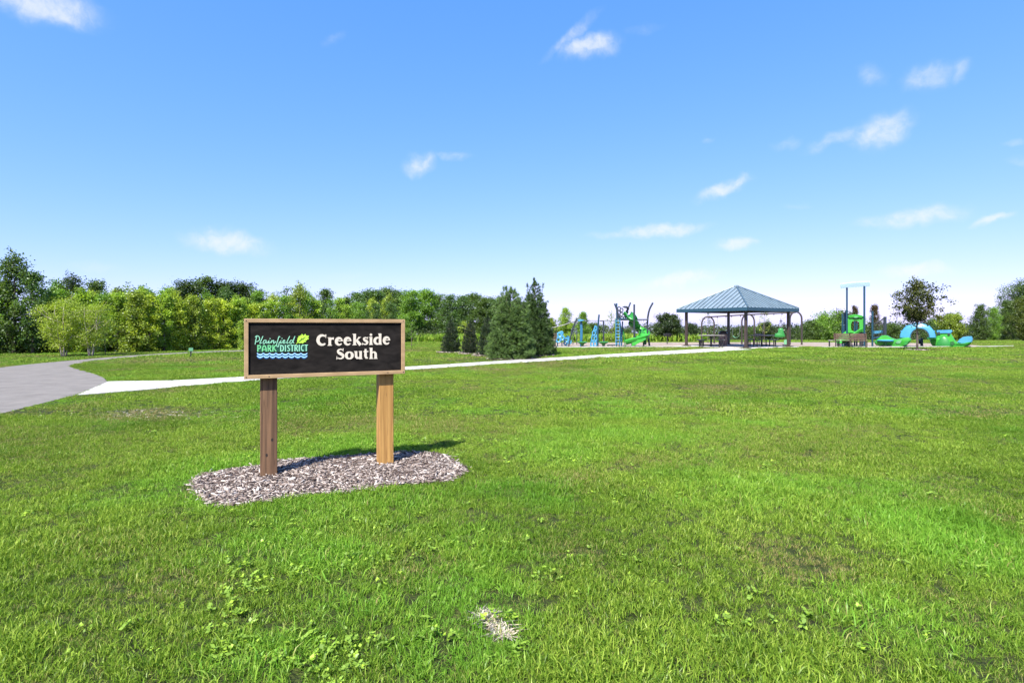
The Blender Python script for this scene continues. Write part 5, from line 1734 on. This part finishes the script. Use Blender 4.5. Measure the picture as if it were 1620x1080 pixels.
# stepping pods
for px, lab in ((921.2, 'green stepping pod on a post next to the wide blue post'), (954.8, 'green stepping pod under the lone dark pole')):
    fr = Frame(px, D0 - .3); t = thing('stepping_pod', fr.o, lab, 'stepping pod', 'green stepping pods')
    m = MB(); m.lathe(fr.o, [(.08, .10), (.13, .18), (.30, .27), (.33, .31), (.30, .34), (.05, .355)], 18); m.build('pod_top', M_GREENP, t, smooth=True)
    m = MB(); m.tube([fr.o - Vector((0, 0, .05)), fr.o + Vector((0, 0, .14))], .09, 10); m.build('post', M_SLATE, t)
fr = Frame(955, D0 + 1.5); t = thing('rope_pole', fr.o, 'lone dark pole holding the cable left of the slide tower', 'pole')
pole(t, fr, [(954.8, 507), (954.8, 530), (955.6, 548)], .055, M_SLATE); pole(t, fr, [(949, 507.5), (955, 507.5)], .03, M_SLATE, 'cable_arm')
fr = Frame(968.5, D0 + .3); t = thing('balance_beam', fr.o, 'low dark balance beam in front of the tower ladder', 'balance beam')
m = MB(); m.slab(fr, [(960.5, 545.0), (976.5, 545.0), (976.5, 546.6), (960.5, 546.6)], -.12, .12, .02); m.build('beam', M_SLATE, t)
for px in (962, 968.5, 975):
    pole(t, fr, [(px, 546.5), (px, 549)], .035, M_SLATE, 'foot')


def slat_bench(fr, px0, px1, label, back=True, seat_mat=M_SLAT, ang=0.0, mat=M_SLAT, group=None):
    """park bench: seat slats, raked back slats, steel legs with arms"""
    L_ = (px1 - px0) / F * fr.o.y / abs(fr.v.y) * 1.0
    c = fr((px0 + px1) / 2, 600); o = Vector((c.x, c.y, float(gz(c.x, c.y))))
    ax = Vector((fr.r.x * math.cos(ang) - fr.r.y * math.sin(ang), fr.r.x * math.sin(ang) + fr.r.y * math.cos(ang), 0)); ay = Vector((-ax.y, ax.x, 0))
    t_ = thing('park_bench', o, label, 'bench', group)
    for k in range(5):
        m_ = MB(); m_.box(o + ay * (-.20 + .1 * k) + Vector((0, 0, .45)), L_, .085, .035, ax, ay); m_.build('seat_slat', seat_mat, t_)
    if back:
        for k in range(4):
            m_ = MB(); m_.box(o + ay * (-.27 - .03 * k) + Vector((0, 0, .56 + .1 * k)), L_, .03, .085, ax, ay); m_.build('back_slat', mat, t_)
    for s in (-1, 0, 1):
        b = o + ax * s * (L_ / 2 - .08)
        m_ = MB(); m_.tube([b + ay * .2 - Vector((0, 0, .04)), b + ay * .19 + Vector((0, 0, .43))], .028, 6); m_.build('leg', M_DARK, t_)
        m_ = MB(); m_.tube([b - ay * .22 - Vector((0, 0, .04)), b - ay * .21 + Vector((0, 0, .43))] + ([b - ay * .39 + Vector((0, 0, .92))] if back else []), .028, 6); m_.build('leg', M_DARK, t_)
        m_ = MB(); m_.tube([b + ay * .22 + Vector((0, 0, .415)), b - ay * .24 + Vector((0, 0, .415))], .022, 6); m_.build('seat_bracket', M_DARK, t_)
    return t_


slat_bench(Frame(872, 37.4), 860, 880, 'park bench half hidden behind the right side of the pines', True, M_LIGHT_TOP, .15, M_SLAT)

# ------------------------------------------------------------------ toddler playground on the right
fr = Frame(1353, 37.6)
t = thing('play_tower', fr.o, 'toddler play tower with a green hooded slide and a light blue roof on tall posts', 'play tower')
for (px, top, off, r_) in ((1340, 455.5, -.5, .055), (1367.2, 453.5, -.6, .06)):
    pole(t, fr, [(px, top), (px, 549)], r_, M_TEALP, off=off)
    ring_part(t, fr, (px, 500), .9, .35, .03, M_TEALP, 'clamp', off)
for (px, top, off) in ((1332.5, 496, .4), (1335.5, 494, .9), (1338, 491, 1.0), (1352, 508, .9), (1355.5, 511, .7), (1361, 515, .9), (1364, 520, .4)):
    pole(t, fr, [(px, top), (px, 548)], .05, M_TEALP, off=off)
# roof: thin curved light-blue canopy, sloping
m = MB()
can = []
for i in range(9):
    s = i / 8; px = 1329.5 + 47 * s; y = 452.8 - 3.6 * s
    can.append([fr(px, y - 2.2 * math.sin(math.pi * s) * .3, o_) + Vector((0, 0, z - .10 * o_)) for o_, z in ((-.9, 0), (-.45, .13), (0, .18), (.45, .13), (.9, 0), (.9, -.012), (.45, .118), (0, .168), (-.45, .118), (-.9, -.012))])
m.rings(can)
m.build('canopy', M_CANOPY, t, smooth=True)
# hood panel with an oval opening
def plate_with_hole(fr_, outer, hole, o0, o1):
    n = len(outer); m_ = MB()
    sh = lambda Q, o_: [fr_(a, b, o_) for a, b in Q]
    A_, B_, C_, D_ = sh(outer, o0), sh(outer, o1), sh(hole, o1), sh(hole, o0)
    m_.rings([A_, B_, C_, D_, A_], cap=False)
    return m_


def loop_from(poly, n):
    """resample a closed polygon to n points, starting straight up and going clockwise by angle"""
    c = np.mean(poly, 0); P = np.array(poly, float); out = []
    for k in range(n):
        a = -math.pi / 2 + 2 * math.pi * k / n; d = np.array([math.cos(a), math.sin(a)]); best = 0
        for i in range(len(P)):
            p, q = P[i] - c, P[(i + 1) % len(P)] - c; e = q - p
            den = d[0] * e[1] - d[1] * e[0]
            if abs(den) < 1e-9: continue
            s = (p[0] * e[1] - p[1] * e[0]) / den; u = (p[0] * d[1] - p[1] * d[0]) / den
            if s > 0 and -1e-6 <= u <= 1 + 1e-6: best = max(best, s)
        out.append(tuple(c + d * best))
    return out


outer = loop_from([(1341.5, 500), (1346, 498.4), (1352, 497.4), (1359, 498), (1365.8, 500), (1366, 526), (1362.5, 526), (1341.5, 526)], 40)
hole = loop_from([(1346.6, 512), (1348.5, 508.3), (1352, 507.2), (1356.5, 507.6), (1359.2, 509.5), (1360, 519), (1357, 523), (1351, 525.2), (1347.5, 524), (1346.2, 518)], 40)
plate_with_hole(fr, outer, hole, -.52, -.40).build('hood', M_LIME, t, smooth=True)
m = MB(); m.slab(fr, [(1341, 500.6), (1346, 498.6), (1353.5, 497.6), (1361, 498.6), (1366, 500.8), (1364, 503), (1353.5, 501.4), (1343.5, 503)], -.62, -.40, .05); m.build('hood_brow', M_LIME, t, smooth=True)
m = MB(); m.slab(fr, [(1349, 501.8), (1354, 500.8), (1359, 501.6), (1354, 502.8)], -.66, -.6, .015); m.build('hood_badge', M_PALEG, t)
m = MB(); m.slab(fr, [(1340, 527), (1367, 526), (1367, 528), (1340, 529)], -.35, .9, .02); m.build('deck', M_SLATE, t)
trough(t, [fr(1356, 524.5, -.35), fr(1353, 526, -.5), fr(1347, 530, -.75), fr(1340.5, 535.5, -1.0), fr(1334, 541, -1.2), fr(1329, 542.5, -1.3)], .78, .26, M_LIME, 'slide_chute')
for (px, py) in ((1345, 536),):
    pole(t, fr, [(px, py), (px, 549)], .045, M_SLATE, 'slide_leg', -.8)
m = MB(); m.slab(fr, [(1332, 514), (1338.5, 513), (1338.5, 530), (1332, 530)], .6, .68, .02); m.build('side_panel', M_TEALP, t)
for y in (530, 535, 540, 545):
    m = MB(); m.slab(fr, [(1360, y), (1367, y), (1367, y + 1.2), (1360, y + 1.2)], -.1, .3, .01); m.build('step', M_SLATE, t)

# rope bridge between two posts and the green boat climber
fr2 = Frame(1390, 37.6)
t = thing('rope_bridge', fr2.o, 'rope handrail bridge strung between two dark posts right of the play tower', 'rope bridge')
pole(t, fr2, [(1380.3, 492.5), (1380.3, 549)], .06, M_TEALP, off=-.4)
pole(t, fr2, [(1400, 501), (1400, 540)], .09, M_SLATE, off=-.3)
rope = smooth_line([(1381, 511.5), (1386, 510), (1391, 508.2), (1396, 504.5), (1400, 501.5)], 4)
pole(t, fr2, rope, .022, M_ROPE, 'hand_rope', -.35); pole(t, fr2, [(a, b + 1) for a, b in rope], .022, M_ROPE, 'hand_rope', .35)
for (px, y0, y1) in ((1383.5, 511, 534), (1385.8, 510.4, 534), (1389, 509.5, 533), (1391.4, 508.5, 533), (1394, 506.5, 532), (1396.6, 504.2, 532)):
    pole(t, fr2, [(px, y0), (px + .3, y1)], .014, M_ROPE, 'baluster_rope', -.35)
m = MB(); m.slab(fr2, [(1381, 533.5), (1399, 531.5), (1399, 533.5), (1381, 535.5)], -.4, .4, .03); m.build('bridge_deck', M_TEALP, t)
m = MB(); m.slab(fr2, [(1382, 523.5), (1397, 522.6), (1397, 527), (1382, 528)], .4, .5, .03); m.build('bridge_panel', M_CYAN, t)

fr = Frame(1412, 37.4)
t = thing('boat_climber', fr.o, 'bright green boat shaped climber with a light blue disc seat', 'play climber')
m = MB(); m.slab(fr, [(1383, 541), (1388, 535), (1394, 530.8), (1400, 529.5), (1405, 531), (1411, 534.5), (1418, 536.8), (1424, 536), (1430, 534), (1438, 533.4), (1442, 536.5), (1440, 541), (1434, 546), (1427, 549), (1412, 549.5), (1396, 549), (1391, 546.5), (1386, 545.5)], -.75, .75, .22, .86); hull = m.build('hull', M_LIME, t, smooth=True)
m = MB(); m.slab(fr, [(1393, 548.9), (1394, 545.4), (1400, 544.4), (1410, 545.6), (1415, 548.9)], -.78, -.70, .02); m.build('foot_hollow_shade', M_SLATE, t)  # solid dark patch colouring in the shade of a hollow
m = MB(); m.slab(fr, [(1416, 541.5), (1420, 538.4), (1427, 537.6), (1424, 542.5), (1419, 543.4)], -.79, -.68, .03); m.build('hand_hole', M_PALEG, t, smooth=True)
m = MB(); m.slab(fr, [(1431, 540.5), (1438, 538), (1435, 544), (1429, 546)], -.79, -.68, .03); m.build('foot_hole', M_GREENP, t, smooth=True)
c = fr(1401, 538.6, -.72); m = MB(); m.lathe(c, [(.30, -.06), (.44, -.03), (.47, .02), (.42, .06), (.05, .075)], 22); m.build('disc_seat', M_CYAN, t, smooth=True)
m = MB(); m.tube([Vector((c.x, c.y, .02)), c], .10, 10); m.build('disc_post', M_GREENP, t, smooth=True)

# light blue arch
fr = Frame(1452, 37.8)
t = thing('arch_climber', fr.o, 'light blue moulded arch climber spanning between the green boat and green hut', 'play arch')
def arch_loop(off, ko, ki):
    oo = arc((1452, 533.5), 28.5 * ko, -22.8 * ko, 180, 0, 22); ii = arc((1455, 533.5), 14.5 * ki, -13.6 * ki, 0, 180, 22)
    return [fr(a, b - .35 * abs(math.sin(i * .86)), off) for i, (a, b) in enumerate(oo)] + [fr(a, b, off) for a, b in ii]
m = MB(); m.rings([arch_loop(-.62, .93, 1.08), arch_loop(-.56, .99, 1.0), arch_loop(-.40, .985, .98), arch_loop(-.12, .96, .95), arch_loop(.12, .96, .95), arch_loop(.40, .985, .98), arch_loop(.56, .99, 1.0), arch_loop(.62, .93, 1.08)]); m.build('arch', M_CYAN, t, smooth=True)
for k in range(1, 7):
    a0 = math.radians(180 - 180 * k / 7)
    px, py = 1452 + 28.9 * math.cos(a0), 533.5 - 23.0 * math.sin(a0); ix, iy = 1452 + 25.4 * math.cos(a0), 533.5 - 19.6 * math.sin(a0)
    m = MB(); m.tube([fr(px, py, -.5), fr(px, py, .5)], .04, 6); m.build('grip_ridge', M_CYAN, t, smooth=True)
for px in (1431, 1474):
    m = MB(); m.slab(fr, [(px - 8, 533.6), (px + 8, 533.6), (px + 7.2, 536), (px - 7.2, 536)], -.55, .55, .05); m.build('landing', M_GREENP, t, smooth=True)

# green hut with blue top, running out to a blue tipped tail
fr = Frame(1504, 37.5)
t = thing('hut_climber', fr.o, 'bright green play hut with a light blue top and a long blue tipped tail', 'play hut')
m = MB(); m.slab(fr, [(1471, 538), (1476, 534.5), (1480, 534), (1484, 526.6), (1504, 526.2), (1508, 533), (1512, 539.5), (1517, 543), (1524, 543.4), (1533, 541), (1537, 540.4), (1534, 545.5), (1526, 548.4), (1506, 549.4), (1484, 549.6), (1477, 548), (1473, 543.5)], -.8, .8, .2, .88); m.build('hut_body', M_LIME, t, smooth=True)
outer = [(1480, 549), (1483.5, 541), (1487, 534.5), (1493, 531.8), (1499, 534), (1503, 541), (1506, 548.8)]
m = MB(); m.slab(fr, outer, -.84, -.72, .04, .93); m.build('hut_face_shade', M_GREENP, t, smooth=True)  # darker green plate paints the shade onto the hut's front face
m = MB(); m.slab(fr, [(1503.5, 540), (1508, 539), (1510.5, 543), (1507, 546), (1503, 544.5)], -.86, -.7, .03); m.build('foot_hole', plain('painted_hole_shade', (.012, .10, .02), .6), t, smooth=True)  # solid patch; its dark green stands for the shade inside a hole
m = MB(); m.slab(fr, [(1483.5, 528.8), (1484.5, 524.5), (1487, 524.5), (1488, 528.8)], -.86, -.7, .03); m.build('slot', M_SLATE, t)
m = MB(); m.slab(fr, [(1499, 530), (1499.6, 526.5), (1502, 526.5), (1503, 530)], -.86, -.7, .03); m.build('slot', M_SLATE, t)
m = MB(); m.slab(fr, [(1482, 522.4), (1505.4, 521.6), (1507, 524), (1504.5, 526.8), (1484, 527.0), (1481.5, 524.8)], -.85, .85, .1, .93); m.build('hut_top', M_CYAN, t, smooth=True)
m = MB(); m.slab(fr, [(1514, 541.6), (1518, 536.5), (1524, 533), (1531, 532), (1537.4, 532), (1539, 536), (1537.5, 541), (1530, 542.4), (1520, 543)], -.62, .62, .16, .85); m.build('tail_pad', M_CYAN, t, smooth=True)
m = MB(); m.slab(fr, [(1512, 543.5), (1523, 542.2), (1533, 542), (1531, 543.4), (1520, 544.6)], -.85, -.75, .02); m.build('tail_painted_shadow', M_GREENP, t)  # darker green strip painted in as the shadow below the tail pad

fr = Frame(1457, 38.8)
t = thing('drum_post', fr.o, 'short teal post with a dark drum under the blue arch', 'play drum')
pole(t, fr, [(1458.2, 534.5), (1458.2, 548)], .085, M_TEALP)
m = MB(); m.tube([fr(1453.2, 540.3), fr(1457, 540.3)], .16, 14); m.build('drum', M_SLATE, t)

slat_bench(Frame(1346, 35.9), 1327, 1366, 'brown slatted park bench with a back in front of the green slide', True, M_SLAT, -.2, group='benches by the toddler playground')
slat_bench(Frame(1330, 36.6), 1314, 1340, 'pale topped backless bench left of the brown slatted bench', False, M_LIGHT_TOP, .10, group='benches by the toddler playground')

# ------------------------------------------------------------------ small green marker sign by the asphalt path
fr = Frame(302, 25.0)
t = thing('marker_sign', fr.o, 'tiny pale green marker sign on a dark stake by the asphalt path', 'sign')
m = MB(); m.box(fr.o + Vector((0, 0, .12)), .05, .025, .34, fr.r, fr.v); m.build('stake', M_DARK, t)
m = MB(); m.box(fr.o + Vector((0, 0, .345)) - fr.v * .03, .17, .012, .14, fr.r, fr.v); m.build('sign_plate', M_PALEG, t, bevel=.002)
